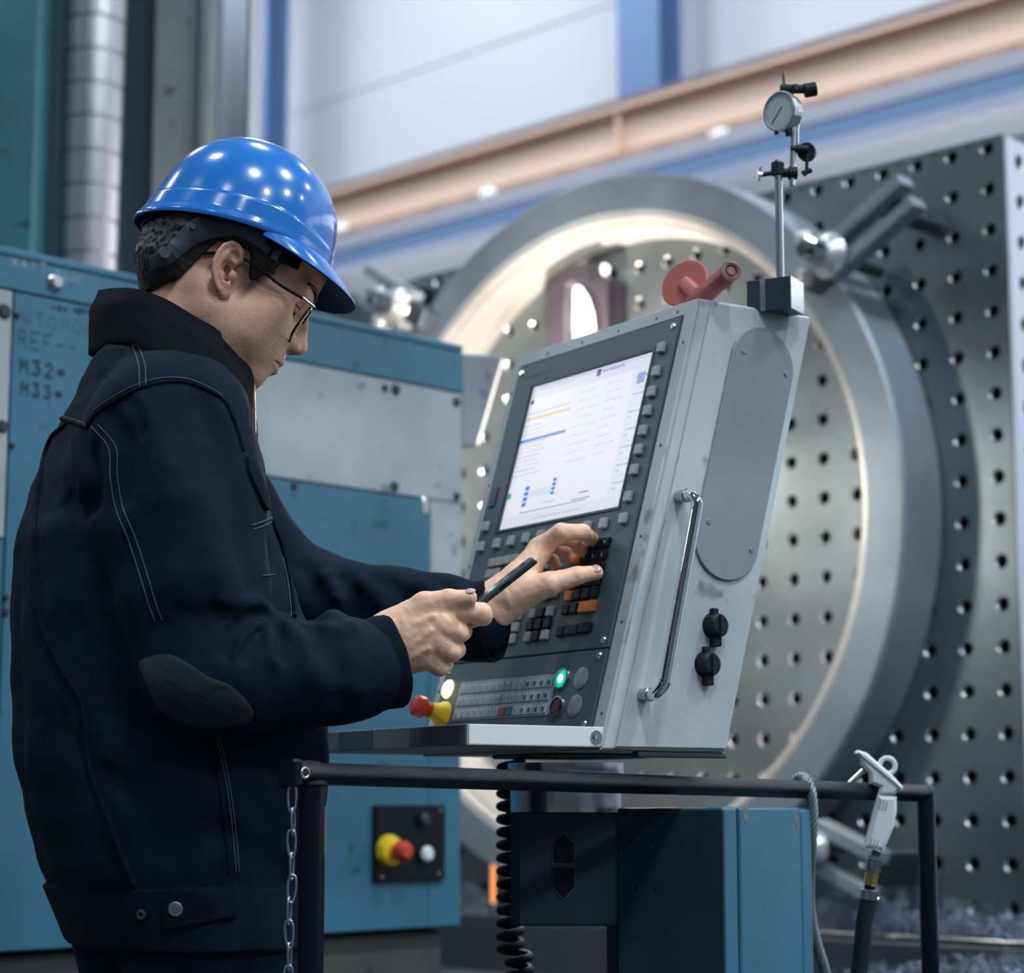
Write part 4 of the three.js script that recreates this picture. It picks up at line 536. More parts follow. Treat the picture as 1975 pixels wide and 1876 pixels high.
// ------------------------------------------------------------------ railing, chain, cables and air gun in front
const RAIL_A = at(552, 1490, 2.30), RAIL_B = at(1797, 1530, 3.10);
const railAt = t => RAIL_A.clone().lerp(RAIL_B, t);
const railPx = px => { let lo = 0, hi = 1; for (let i = 0; i < 40; i++) { const m = (lo + hi) / 2; project(railAt(m))[0] < px ? lo = m : hi = m; } return railAt((lo + hi) / 2); };
{
  const r = thing('railing', 'dark painted tube railing with a worn top in front of the pedestal', 'railing', V(RAIL_A.x, 0.004, RAIL_A.z)), o = p => p.clone().sub(r.position);
  const R = 0.0122, e0 = railPx(572), e1 = railPx(1788);
  mesh('top_rail', rod(o(e0), o(railAt(0.985)), R, 24), M.railPaint, r);
  const cap = mesh('end_plate', box(0.013, 0.031, 0.030, 0.004), M.railPaint, r); cap.position.copy(o(railPx(560))); cap.rotation.y = Math.atan2(-(RAIL_B.z - RAIL_A.z), RAIL_B.x - RAIL_A.x);
  mesh('end_sleeve', rod(o(railPx(562)), o(railPx(612)), R + 0.0022, 24), M.railPaint, r);
  const eye = railPx(573), n = V(-(RAIL_B.z - RAIL_A.z), 0, RAIL_B.x - RAIL_A.x).normalize(); if (n.z < 0) n.negate(); const side = n.clone().cross(V(0, 1, 0)).normalize();
  mesh('eyelet', (() => { const t = new THREE.TorusGeometry(0.0052, 0.0018, 8, 20); t.rotateY(Math.atan2(n.x, n.z)); const p = o(eye).addScaledVector(n, R + 0.0015); t.translate(p.x, p.y, p.z); return t; })(), M.steel, r);
  const pA = railPx(604), pB = railPx(1785);
  mesh('post', rod(o(V(pA.x, 0.004, pA.z)), o(V(pA.x, pA.y - 0.006, pA.z)), 0.0140, 24), M.railPaint, r); mesh('post', rod(o(V(pB.x, 0.004, pB.z)), o(V(pB.x, pB.y, pB.z)), 0.0130, 24), M.railPaint, r);
  const el = new THREE.SphereGeometry(0.0130, 20, 14); const ep = o(pB); el.translate(ep.x, ep.y, ep.z); mesh('corner_bend', el, M.railPaint, r);
  mesh('weld_bead', (() => { const t = new THREE.TorusGeometry(0.0142, 0.003, 8, 24); t.rotateX(Math.PI / 2); const p = o(V(pA.x, pA.y - 0.011, pA.z)); t.translate(p.x, p.y, p.z); return t; })(), M.railPaint, r);
  mesh('bare_streak', rod(o(V(pA.x + 0.0134, pA.y - 0.035, pA.z + 0.002)), o(V(pA.x + 0.0134, pA.y - 0.085, pA.z + 0.002)), 0.0012, 6), mat(lin(0.5, 0.28, 0.16), 0.35, 0.8), r);
  for (const p of [pA, pB]) mesh('floor_flange', cyl(0.045, 0.04, 0.012, 24, o(V(p.x, 0.006, p.z)).x, 0.006, o(V(p.x, 0.006, p.z)).z), M.railPaint, r);
  // chain hanging from the end of the rail
  const top = railPx(564), c = thing('hanging_chain', 'thin steel chain hanging from the left end of the railing', 'chain', V(top.x, top.y - 0.016, top.z));
  const link = (() => { const pts = []; const hw = 0.0043, hl = 0.0155; for (let k = 0; k < 20; k++) { const a = k / 20 * Math.PI * 2, s = Math.sin(a), x = hw * Math.sign(Math.cos(a)) * Math.pow(Math.abs(Math.cos(a)), 0.7) * (1 + 0.18 * s), y = (hl - 0.001) * s; pts.push(V(x, y, 0)); } return tube(pts, 0.00135, 44, 7, true); })();
  for (let k = 0; k < 42; k++) { const m = mesh('chain_link', link, mat(lin(0.42, 0.46, 0.52), 0.3, 1), c); m.position.set(0.0010 * Math.sin(k * 0.7) + 0.001 * Math.sin(k * 2.1), -0.012 - k * 0.0236, 0.0); m.rotation.set(0.02 * Math.sin(k), k % 2 ? 1.25 : 0.15 + 0.1 * Math.sin(k * 1.7), 0.06 * Math.sin(k * 1.3)); }
}
{ // spiral cable left of the pedestal
  const t0 = at(985, 1468, 3.02), b0 = at(982, 1880, 3.02), s = thing('spiral_cable', 'black spiral cable hanging beside the console pedestal', 'cable', V(t0.x, 0.004, t0.z)), pts = [];
  const y0 = t0.y - 0.004, turns = 48, per = 20, R = 0.0155, dy = 0.0179; for (let i = 0; i <= turns * per; i++) { const a = i / per * Math.PI * 2, k = i / per; pts.push(V(R * Math.cos(a) + (k > 14.5 ? 0.012 : 0.0) * Math.min(1, Math.max(0, (k - 14.5) * 2)), y0 - k * dy, R * Math.sin(a) * 0.95)); }
  const g = new THREE.TubeGeometry(new THREE.CatmullRomCurve3(pts), turns * per, 0.0058, 8); mesh('coil', g, M.rubber, s);
  mesh('straight_end', tube([pts[0].clone(), V(0.012, y0 + 0.012, 0.006), V(0.03, y0 + 0.022, -0.02)], 0.0058, 16, 8), M.rubber, s); mesh('cable_tail', tube([pts[pts.length - 1].clone(), V(0.02, 0.02, 0.01), V(0.07, 0.006, 0.02)], 0.0058, 16, 8), M.rubber, s);
}
{ // twisted wire rope looped over the rail
  const a = railPx(1546), r = thing('wire_rope', 'twisted steel wire rope looped over the right part of the railing', 'rope', a), o = p => p.clone().sub(a), dz = V(0.3, 0, 0.95);
  const P = [at(1536, 1520, 2.985), at(1538, 1504, 2.945), at(1549, 1499, 2.925), at(1562, 1520, 2.90), at(1567, 1560, 2.90), at(1565, 1620, 2.91), at(1561, 1690, 2.94), at(1563, 1760, 2.96), at(1574, 1816, 2.97), at(1592, 1876, 2.98), at(1606, 1960, 3.0), V(at(1612, 1900, 3.0).x, 0.02, -3.0)].map(o);
  const cv = new THREE.CatmullRomCurve3(P), n = 420, F = cv.computeFrenetFrames(n, false), strands = [];
  for (let s = 0; s < 6; s++) { const q = []; for (let i = 0; i <= n; i++) { const t = i / n, ang = t * 150 + s * Math.PI / 3, p = cv.getPointAt(t); q.push(p.addScaledVector(F.normals[i], 0.0052 * Math.cos(ang)).addScaledVector(F.binormals[i], 0.0052 * Math.sin(ang))); } strands.push(new THREE.TubeGeometry(new THREE.CatmullRomCurve3(q), n, 0.0029, 6)); }
  strands.forEach(g => mesh('strand', g, mat(lin(0.20, 0.23, 0.26), 0.4, 0.5), r));
}
{ // air gun hooked on the rail, with hose
  const D = 2.99, b = at(1700, 1560, D), g = thing('air_gun', 'white plastic air gun hooked over the railing', 'air gun', b), o = (px, py, dz = 0) => at(px, py, D + dz).sub(b);
  const z4 = (x, y) => [1620 + x * 0.2378, 1430 + y * 0.2378], sh = (pts, t, m, name, r = 0.004) => { const q = pts.map(p => { const w = o(...z4(...p)); return [w.x, w.y]; }); const e = slab(q, t, r); e.translate(0, 0, -t / 2); return mesh(name, e, m, g); };
  const wht = mat(lin(0.66, 0.69, 0.70), 0.45), shade = mat(lin(0.36, 0.39, 0.45), 0.5);
  sh([[300, 430], [455, 445], [455, 560], [430, 690], [390, 790], [345, 885], [195, 855], [225, 740], [270, 560]], 0.022, wht, 'grip', 0.005);
  sh([[165, 110], [215, 100], [300, 170], [400, 270], [490, 360], [465, 400], [440, 430], [300, 430], [320, 370], [240, 340], [235, 260], [170, 190]], 0.020, wht, 'gun_head', 0.004);
  sh([[120, 90], [145, 70], [210, 92], [310, 180], [400, 255], [505, 368], [490, 402], [450, 380], [370, 290], [270, 210], [170, 125], [125, 105]], 0.026, wht, 'trigger_lever', 0.004);
  for (const [x0, y0] of [[250, 780], [275, 790], [300, 800], [325, 470], [350, 475], [375, 480]]) { const a = o(...z4(x0, y0)), q = o(...z4(x0 - 14, y0 + 75)); mesh('grip_rib', rod(V(a.x, a.y, 0.0112), V(q.x, q.y, 0.0112), 0.0011, 6), shade, g); }
  { const a = o(...z4(385, 195)), t = new THREE.TorusGeometry(0.0108, 0.0035, 10, 28); t.translate(a.x, a.y, 0); mesh('hang_ring', t, wht, g); }
  mesh('nozzle', rod(o(...z4(190, 240), 0.0), o(...z4(70, 335), -0.02), 0.0042, 12, 0.002), M.steel, g);
  const c0 = o(...z4(300, 885)), c1 = o(...z4(285, 930)), c2 = o(...z4(262, 1055)), c3 = o(...z4(245, 1165)), c4 = o(...z4(240, 1200)), c5 = o(...z4(232, 1285));
  mesh('neck', rod(c0, c1, 0.0065, 16), M.charcoal, g); mesh('coupling', join(rod(c1, c1.clone().lerp(c2, 0.14), 0.0110, 22), rod(c1.clone().lerp(c2, 0.2), c1.clone().lerp(c2, 0.86), 0.0105, 22), rod(c1.clone().lerp(c2, 0.9), c2, 0.0112, 22)), M.steel, g);
  mesh('brass_nut', rod(c2, c3, 0.0100, 6), M.brass, g); mesh('nut_collar', rod(c3, c4, 0.008, 16), M.black, g);
  mesh('hose_clip', join(rod(c4, c5, 0.0124, 22), rod(o(...z4(270, 1280)), o(...z4(315, 1275)), 0.0045, 10)), M.steel, g);
  const h0 = at(1675, 1732, D), h = thing('air_hose', 'black rubber air hose hanging below the air gun', 'hose', h0), ho = (px, py, dz = 0) => at(px, py, D + dz).sub(h0);
  mesh('hose', tube([ho(1675, 1730), ho(1668, 1770), ho(1662, 1830), ho(1654, 1900), ho(1650, 2000), V(ho(1648, 2100).x, 0.3 - h0.y, 0), V(ho(1640, 2100).x, 0.05 - h0.y, 0.02), V(ho(1640, 2100).x - 0.1, 0.016 - h0.y, 0.1)], 0.0115, 60, 14), M.rubber, h);
}

// ------------------------------------------------------------------ signed distance tools for the person
const clamp01 = t => t < 0 ? 0 : t > 1 ? 1 : t, mixn = (a, b, t) => a + (b - a) * t, sstep = (a, b, x) => { const t = clamp01((x - a) / (b - a)); return t * t * (3 - 2 * t); };
const smin = (a, b, k) => { const h = Math.max(k - Math.abs(a - b), 0) / k; return Math.min(a, b) - h * h * k * 0.25; }, smax = (a, b, k) => -smin(-a, -b, k);
function cone(x, y, z, a, b, ra, rb) { const dx = b[0] - a[0], dy = b[1] - a[1], dz = b[2] - a[2], px = x - a[0], py = y - a[1], pz = z - a[2], h = clamp01((px * dx + py * dy + pz * dz) / (dx * dx + dy * dy + dz * dz + 1e-12)); return Math.hypot(px - dx * h, py - dy * h, pz - dz * h) - ra - (rb - ra) * h; }
function ell(x, y, z, c, r) { const px = x - c[0], py = y - c[1], pz = z - c[2], k0 = Math.hypot(px / r[0], py / r[1], pz / r[2]), k1 = Math.hypot(px / (r[0] * r[0]), py / (r[1] * r[1]), pz / (r[2] * r[2])); return k1 < 1e-9 ? -Math.min(...r) : k0 * (k0 - 1) / k1; }
const ball = (x, y, z, c, r) => Math.hypot(x - c[0], y - c[1], z - c[2]) - r;
function sdfMesh(f, lo, hi, h, color) {                                         // surface nets over a box of cells, far blocks skipped
  const n = [0, 1, 2].map(i => Math.ceil((hi[i] - lo[i]) / h) + 2), [nx, ny, nz_] = n, val = new Float32Array(nx * ny * nz_), B = 6;
  for (let bz = 0; bz < nz_; bz += B) for (let by = 0; by < ny; by += B) for (let bx = 0; bx < nx; bx += B) {
    const c = f(lo[0] + (bx + B / 2) * h, lo[1] + (by + B / 2) * h, lo[2] + (bz + B / 2) * h), far = Math.abs(c) > B * h * 1.7;
    for (let z = bz; z < Math.min(bz + B, nz_); z++) for (let y = by; y < Math.min(by + B, ny); y++) for (let x = bx; x < Math.min(bx + B, nx); x++) val[(z * ny + y) * nx + x] = far ? c : f(lo[0] + x * h, lo[1] + y * h, lo[2] + z * h);
  }
  const pos = [], idx = [], map = new Int32Array(nx * ny * nz_).fill(-1), E = [[0, 1], [2, 3], [4, 5], [6, 7], [0, 2], [1, 3], [4, 6], [5, 7], [0, 4], [1, 5], [2, 6], [3, 7]], off = [0, 1, nx, nx + 1, nx * ny, nx * ny + 1, nx * ny + nx, nx * ny + nx + 1];
  for (let z = 0; z < nz_ - 1; z++) for (let y = 0; y < ny - 1; y++) for (let x = 0; x < nx - 1; x++) {
    const b = (z * ny + y) * nx + x; let m = 0; for (let k = 0; k < 8; k++) if (val[b + off[k]] < 0) m |= 1 << k; if (m === 0 || m === 255) continue;
    let sx = 0, sy = 0, sz = 0, c = 0; for (const [p, q] of E) { if (((m >> p) & 1) === ((m >> q) & 1)) continue; const a = val[b + off[p]], d = val[b + off[q]], t = a / (a - d); sx += mixn(p & 1, q & 1, t); sy += mixn((p >> 1) & 1, (q >> 1) & 1, t); sz += mixn(p >> 2, q >> 2, t); c++; }
    map[b] = pos.length / 3; pos.push(lo[0] + (x + sx / c) * h, lo[1] + (y + sy / c) * h, lo[2] + (z + sz / c) * h);
  }
  const quad = (a, b, c, d, flip) => { if (a < 0 || b < 0 || c < 0 || d < 0) return; flip ? idx.push(a, c, b, b, c, d) : idx.push(a, b, c, b, d, c); };
  for (let z = 1; z < nz_ - 1; z++) for (let y = 1; y < ny - 1; y++) for (let x = 1; x < nx - 1; x++) {
    const b = (z * ny + y) * nx + x, s = val[b] < 0;
    if (s !== val[b + 1] < 0) quad(map[b - nx - nx * ny], map[b - nx * ny], map[b - nx], map[b], !s);
    if (s !== val[b + nx] < 0) quad(map[b - 1 - nx * ny], map[b - nx * ny], map[b - 1], map[b], s);
    if (s !== val[b + nx * ny] < 0) quad(map[b - 1 - nx], map[b - nx], map[b - 1], map[b], !s);
  }
  const g = new THREE.BufferGeometry(), nv = pos.length / 3, nor = new Float32Array(nv * 3), uv = new Float32Array(nv * 2), col = color && new Float32Array(nv * 3), e = h * 0.5;
  for (let i = 0; i < nv; i++) {
    const x = pos[3 * i], y = pos[3 * i + 1], z = pos[3 * i + 2]; let a = f(x + e, y, z) - f(x - e, y, z), b = f(x, y + e, z) - f(x, y - e, z), c = f(x, y, z + e) - f(x, y, z - e); const l = Math.hypot(a, b, c) || 1;
    nor[3 * i] = a / l; nor[3 * i + 1] = b / l; nor[3 * i + 2] = c / l; uv[2 * i] = x + z * 0.6; uv[2 * i + 1] = y;
    if (col) { const q = color(x, y, z); col[3 * i] = q[0]; col[3 * i + 1] = q[1]; col[3 * i + 2] = q[2]; }
  }
  g.setAttribute('position', new THREE.Float32BufferAttribute(pos, 3)); g.setAttribute('normal', new THREE.BufferAttribute(nor, 3)); g.setAttribute('uv', new THREE.BufferAttribute(uv, 2)); if (col) g.setAttribute('color', new THREE.BufferAttribute(col, 3)); g.setIndex(idx); return g;
}
const bounds = (pts, pad) => { const lo = [1e9, 1e9, 1e9], hi = [-1e9, -1e9, -1e9]; for (const p of pts) for (let i = 0; i < 3; i++) { lo[i] = Math.min(lo[i], p[i] - pad); hi[i] = Math.max(hi[i], p[i] + pad); } return [lo, hi]; };
const A3 = (px, py, D) => at(px, py, D).toArray();

// ------------------------------------------------------------------ the person: frames
const BODY_YAW = 28 * Math.PI / 180, fb = V(Math.cos(BODY_YAW), 0, -Math.sin(BODY_YAW)), rb = V(Math.sin(BODY_YAW), 0, Math.cos(BODY_YAW));   // facing, right hand side
const HEAD_YAW = 14 * Math.PI / 180, HEAD_PITCH = 32 * Math.PI / 180, HS = 1630, EARD = 2.515;
const hr = V(Math.sin(HEAD_YAW), 0, Math.cos(HEAD_YAW)), hf = V(Math.cos(HEAD_YAW) * Math.cos(HEAD_PITCH), -Math.sin(HEAD_PITCH), -Math.sin(HEAD_YAW) * Math.cos(HEAD_PITCH)), hu = hr.clone().cross(hf);
const HO = at(446, 528, EARD).addScaledVector(hr, -0.074), headM = new THREE.Matrix4().makeBasis(hf, hu, hr).setPosition(HO), headI = headM.clone().invert();
const toHead = p => p.clone().applyMatrix4(headI), fromHead = (x, y, z) => V(x, y, z).applyMatrix4(headM);
const cp = Math.cos(HEAD_PITCH), sp = Math.sin(HEAD_PITCH), px2h = (px, py) => [((px - 446) * cp + (py - 528) * sp) / HS, ((px - 446) * sp - (py - 528) * cp) / HS];
const z1 = (x, y) => [230 + x * 0.28245, 250 + y * 0.28245], z1h = (x, y) => px2h(...z1(x, y));
const onHead = (px, py, z) => { const r = ray(px, py), o = V(0, EYE, 0), pl = HO.clone().addScaledVector(hr, z), t = pl.sub(o).dot(hr) / r.dot(hr); return toHead(o.addScaledVector(r, t)); };   // pixel on the head plane z = const, in head axes

// ------------------------------------------------------------------ head
const neckB = toHead(at(292, 770, 2.60)).toArray(), neckM = toHead(at(352, 640, 2.585)).toArray();
function headSdf(x, y, z) {
  const az = Math.abs(z); if (x > 0) { const f = sstep(0, 0.06, x); x -= 0.0095 * f; y -= 0.013 * f; }
  let d = ell(x, y, z, [-0.006, 0.058, 0], [0.097, 0.086, 0.075]);
  d = smin(d, ell(x, y, z, [-0.035, 0.01, 0], [0.058, 0.06, 0.064]), 0.02);
  d = smin(d, ell(x, y, z, [0.03, -0.005, 0], [0.06, 0.076, 0.059]), 0.02);
  d = smin(d, cone(x, y, az, [0.004, -0.046, 0.050], [0.074, -0.088, 0.017], 0.014, 0.013), 0.028);
  d = smin(d, ell(x, y, z, [0.04, -0.048, 0], [0.052, 0.050, 0.0525]), 0.02);
  d = smin(d, ball(x, y, z, [0.0765, -0.089, 0], 0.0185), 0.016);
  d = smin(d, ell(x, y, z, [0.074, -0.056, 0], [0.024, 0.030, 0.030]), 0.016);
  d = smin(d, cone(x, y, az, [0.056, -0.008, 0.044], [0.046, -0.052, 0.037], 0.016, 0.0155), 0.030); d = smin(d, ell(x, y, z, [0.064, -0.028, 0], [0.033, 0.034, 0.036]), 0.014);
  d = smin(d, cone(x, y, az, [0.081, 0.033, 0.006], [0.070, 0.033, 0.046], 0.010, 0.009), 0.014);
  d = smax(d, -ell(x, y, az, [0.097, 0.008, 0.034], [0.021, 0.0135, 0.018]), 0.010);
  d = smin(d, cone(x, y, z, [0.087, 0.022, 0], [0.1065, -0.020, 0], 0.0070, 0.0096), 0.009);
  d = smin(d, ball(x, y, z, [0.1075, -0.0230, 0], 0.0100), 0.006);
  d = smin(d, ell(x, y, az, [0.0995, -0.0285, 0.0120], [0.0105, 0.0085, 0.0068]), 0.006);
  d = smax(d, -ell(x, y, az, [0.1040, -0.0350, 0.0080], [0.0062, 0.0038, 0.0040]), 0.0025);
  d = smin(d, cone(x, y, az, [0.0985, -0.0525, 0], [0.0865, -0.0575, 0.0225], 0.0062, 0.0030), 0.005);
  d = smin(d, cone(x, y, az, [0.0975, -0.0655, 0], [0.0865, -0.0600, 0.0215], 0.0066, 0.0030), 0.005);
  d = smax(d, -cone(x, y, az, [0.1070, -0.0588, 0], [0.0890, -0.0592, 0.0240], 0.0016, 0.0010), 0.0025);
  const nk = smin(cone(x, y, z, [-0.022, -0.035, 0], neckM, 0.056, 0.057), cone(x, y, z, neckM, neckB, 0.057, 0.068), 0.03);
  d = smin(d, nk, 0.028);
  d = smin(d, cone(x, y, az, [-0.018, -0.028, 0.052], [neckM[0] + 0.05, neckM[1] - 0.02, 0.030], 0.012, 0.012), 0.022);
  return d;
}
function hairline(x) { return x > 0.043 ? 0.05 : x > 0.020 ? mixn(-0.006, 0.03, sstep(0.024, 0.043, x)) : x > 0.004 ? mixn(0.02, -0.006, sstep(0.004, 0.022, x)) : x > -0.034 ? 0.022 : x > -0.052 ? mixn(-0.045, 0.022, sstep(-0.052, -0.034, x)) : mixn(-0.078, -0.045, sstep(-0.085, -0.05, x)); }
function hairMask(x, y) { return sstep(-0.006, 0.006, y - hairline(x)); }
function hairSdf(x, y, z) {
  const m = sstep(-0.004, 0.010, y - hairline(x) - 0.012 * sstep(-0.05, 0.0, x)) * sstep(0.062, 0.045, x), back = sstep(-0.045, -0.085, x) * sstep(-0.075, -0.02, y) * sstep(0.06, 0.03, y), top = sstep(0.0, 0.05, y);
  const th = -0.004 + m * (0.0062 + 0.024 * back + 0.004 * top), str = 0.0016 * nz(x * 60 - y * 130, y * 60 + x * 100, z * 160) * m + 0.0012 * nz(x * 200, y * 70, z * 260) * m;
  return headSdf(x, y, z) - th - str * (0.4 + back);
}
const SKIN = [0.78, 0.43, 0.28];
function faceColor(x, y, z) {
  const x0 = x, y0 = y; if (x > 0) { const f = sstep(0, 0.06, x); x -= 0.0095 * f; y -= 0.013 * f; } let c = [...SKIN]; const n = 1 + 0.10 * nz(x * 60, y * 60, z * 60) + 0.06 * nz(x * 200, y * 200, z * 200); c = c.map(v => v * n);
  const mixc = (t, k) => { c = c.map((v, i) => mixn(v, t[i], k)); };
  const az = Math.abs(z), beard = sstep(-0.018, -0.05, y - 0.25 * (x - 0.02)) * sstep(-0.012, 0.004, x) * sstep(0.125, 0.09, x) * (0.75 + 0.5 * nz(x * 300, y * 300, z * 300));
  mixc([0.25, 0.165, 0.13], 0.45 * clamp01(beard) * sstep(-0.13, -0.095, y));
  const tache = sstep(0.010, 0.004, Math.abs(y + 0.046)) * sstep(0.026, 0.015, az) * sstep(0.08, 0.09, x); mixc([0.2, 0.13, 0.1], 0.4 * tache);
  const lip = sstep(0.010, 0.006, Math.abs(y + 0.0595)) * sstep(0.024, 0.019, az) * sstep(0.088, 0.094, x); mixc([0.36, 0.15, 0.12], 0.6 * lip);
  mixc([0.64, 0.30, 0.23], 0.4 * sstep(0.022, 0.0, Math.hypot(x - 0.112, y + 0.026, z * 0.7))); mixc([0.64, 0.31, 0.22], 0.3 * sstep(0.035, 0.0, Math.hypot(x - 0.065, y + 0.012, az - 0.055)));
  const fade = sstep(-0.026, 0.010, y0 - hairline(x0) + 0.004 * nz(x * 150, y * 150, z * 150)) * sstep(0.066, 0.045, x0); mixc([0.03, 0.022, 0.018], 0.92 * Math.pow(fade, 1.4));
  if (az > 0.05 && x < 0.02 && x > -0.05) mixc([0.62, 0.35, 0.25], 0.3);
  return c;
}
const headGeo = sdfMesh(headSdf, [-0.20, -0.26, -0.10], [0.14, 0.16, 0.10], 0.0026, faceColor).applyMatrix4(headM);
// ears: an outline plate with helix, antihelix, hollow and tragus
const EZ = 0.0685, EX = 0.006, EA = 0.42;                                       // hinge of the ear and its angle off the head
const earPts = [[770, 1000], [800, 905], [842, 895], [850, 835], [822, 785], [772, 765], [715, 785], [668, 835], [637, 905], [635, 975], [650, 1035], [675, 1080], [702, 1118], [730, 1128], [758, 1105], [772, 1050]].map(p => onHead(...z1(...p), 0.082)).map(p => [p.x, p.y]);
const pick = a => a.map(p => onHead(...z1(...p), 0.082)).map(p => [p.x, p.y]);
const helix = pick([[742, 922], [790, 905], [834, 880], [838, 830], [812, 793], [768, 778], [720, 797], [680, 842], [652, 905], [648, 970], [662, 1030], [685, 1075]]), anti = pick([[812, 845], [760, 835], [716, 865], [694, 925], [697, 985], [712, 1030], [742, 1048]]), conch = pick([[738, 935]])[0], canal = pick([[752, 985]])[0], trag = pick([[782, 985]])[0], lobe = pick([[725, 1095]])[0], fossa = pick([[790, 850]])[0];
function poly2(x, y, P) { let d = 1e9, s = 1; for (let i = 0, j = P.length - 1; i < P.length; j = i++) { const ex = P[j][0] - P[i][0], ey = P[j][1] - P[i][1], wx = x - P[i][0], wy = y - P[i][1], t = clamp01((wx * ex + wy * ey) / (ex * ex + ey * ey)); d = Math.min(d, (wx - ex * t) ** 2 + (wy - ey * t) ** 2); const c1 = y >= P[i][1], c2 = y < P[j][1], c3 = ex * wy > ey * wx; if ((c1 && c2 && c3) || (!c1 && !c2 && !c3)) s = -s; } return s * Math.sqrt(d); }
function line3(x, y, w, P, w0, r) { let d = 1e9; for (let i = 0; i < P.length - 1; i++) d = Math.min(d, cone(x, y, w, [...P[i], w0], [...P[i + 1], w0], r, r)); return d; }
function earSdf(x, y, z) {
  const s = Math.max(EX - x, -0.02), w = (z - EZ - s * Math.tan(EA)) * Math.cos(EA);        // height over the ear plane
  let d = smax(poly2(x, y, earPts) + 0.001, Math.abs(w) - 0.0030, 0.004);
  d = smin(d, line3(x, y, w, helix, 0.0026, 0.0036), 0.0035); d = smin(d, line3(x, y, w, anti, 0.0022, 0.0034), 0.005);
  d = smin(d, ell(x, y, w, [...lobe, 0], [0.0085, 0.0085, 0.0042]), 0.004);
  d = smax(d, -ell(x, y, w, [...conch, 0.005], [0.0075, 0.0095, 0.0075]), 0.003); d = smax(d, -ell(x, y, w, [...canal, 0.003], [0.0048, 0.0085, 0.0090]), 0.003); d = smax(d, -ell(x, y, w, [...fossa, 0.0045], [0.0055, 0.0045, 0.0045]), 0.003);
  d = smin(d, ell(x, y, w, [...trag, 0.0005], [0.0055, 0.0065, 0.0048]), 0.004);
  return d;
}
const earCol = (x, y, z) => { const n = 1 + 0.08 * nz(x * 90, y * 90, z * 90); return [0.66 * n, 0.345 * n, 0.23 * n]; };
const earR = sdfMesh(earSdf, [-0.045, -0.045, 0.055], [0.03, 0.045, 0.105], 0.0012, earCol);
const earL = earR.clone(); earL.scale(1, 1, -1); { const a = earL.index.array; for (let i = 0; i < a.length; i += 3) { const t = a[i]; a[i] = a[i + 1]; a[i + 1] = t; } }
earR.applyMatrix4(headM); earL.applyMatrix4(headM);

// ------------------------------------------------------------------ hands
const HANDC = (x, y, z) => { const n = 1 + 0.10 * nz(x * 45, y * 45, z * 45) + 0.05 * nz(x * 160, y * 160, z * 160); return [0.88 * n, 0.515 * n, 0.345 * n]; };
function chainSdf(x, y, z, ch, k) { let d = 1e9; for (let i = 0; i < ch.length - 1; i++) { const q = cone(x, y, z, ch[i].p, ch[i + 1].p, ch[i].r, ch[i + 1].r); d = i ? smin(d, q, k) : q; } return d; }
function hand(palm, fingers, thumb, extra, cell) {
  const f = (x, y, z) => { let d = 1e9; for (const c of palm) d = smin(d, chainSdf(x, y, z, c, 0.006), 0.014); let g = 1e9; for (const c of fingers) g = smin(g, chainSdf(x, y, z, c, 0.0045), 0.0025); d = smin(d, g, 0.0075); d = smin(d, chainSdf(x, y, z, thumb, 0.005), 0.008); for (const e of extra) d = e[4] ? smax(d, -cone(x, y, z, e[0], e[1], e[2], e[3]), e[4]) : smin(d, cone(x, y, z, e[0], e[1], e[2], e[3]), 0.006); return d - 0.0006 * nz(x * 120, y * 120, z * 120); };
  const all = [...palm, ...fingers, thumb].flat().map(j => j.p), [lo, hi] = bounds(all, 0.04); return sdfMesh(f, lo, hi, cell, HANDC);
}
const J = (px, py, D, r) => ({ p: A3(px, py, D), r }), JP = (px, py, off, r) => ({ p: onPanel(px, py, off).toArray(), r });
const rightHand = hand(
  [[J(665, 1262, 2.452, 0.026), J(748, 1216, 2.470, 0.021), J(848, 1174, 2.462, 0.0140)], [J(675, 1282, 2.452, 0.026), J(752, 1240, 2.470, 0.021), J(854, 1204, 2.455, 0.0142)], [J(680, 1300, 2.452, 0.024), J(755, 1262, 2.470, 0.020), J(842, 1238, 2.458, 0.0138)], [J(680, 1305, 2.455, 0.024), J(758, 1280, 2.472, 0.0180), J(824, 1268, 2.466, 0.0130)]],
  [[J(848, 1175, 2.462, 0.0135), J(928, 1183, 2.470, 0.0122), J(932, 1188, 2.497, 0.0108), J(905, 1196, 2.512, 0.0098)],
   [J(854, 1205, 2.457, 0.0135), J(884, 1220, 2.468, 0.0120), J(892, 1217, 2.500, 0.0108), J(868, 1212, 2.516, 0.0098)],
   [J(842, 1240, 2.460, 0.0130), J(871, 1257, 2.470, 0.0115), J(880, 1253, 2.500, 0.0104), J(858, 1240, 2.514, 0.0094)],
   [J(824, 1270, 2.467, 0.0122), J(848, 1286, 2.476, 0.0105), J(858, 1281, 2.500, 0.0094), J(840, 1270, 2.512, 0.0088)]],
  [J(750, 1208, 2.474, 0.0180), J(818, 1163, 2.462, 0.0130), J(866, 1155, 2.453, 0.0108), J(905, 1152, 2.452, 0.0092)],
  [[A3(770, 1268, 2.4555), A3(832, 1216, 2.4425), 0.0016, 0.0016, 0], [A3(765, 1285, 2.456), A3(826, 1250, 2.4455), 0.0015, 0.0015, 0], [A3(800, 1205, 2.4485), A3(838, 1188, 2.444), 0.0015, 0.0012, 0]], 0.0024);
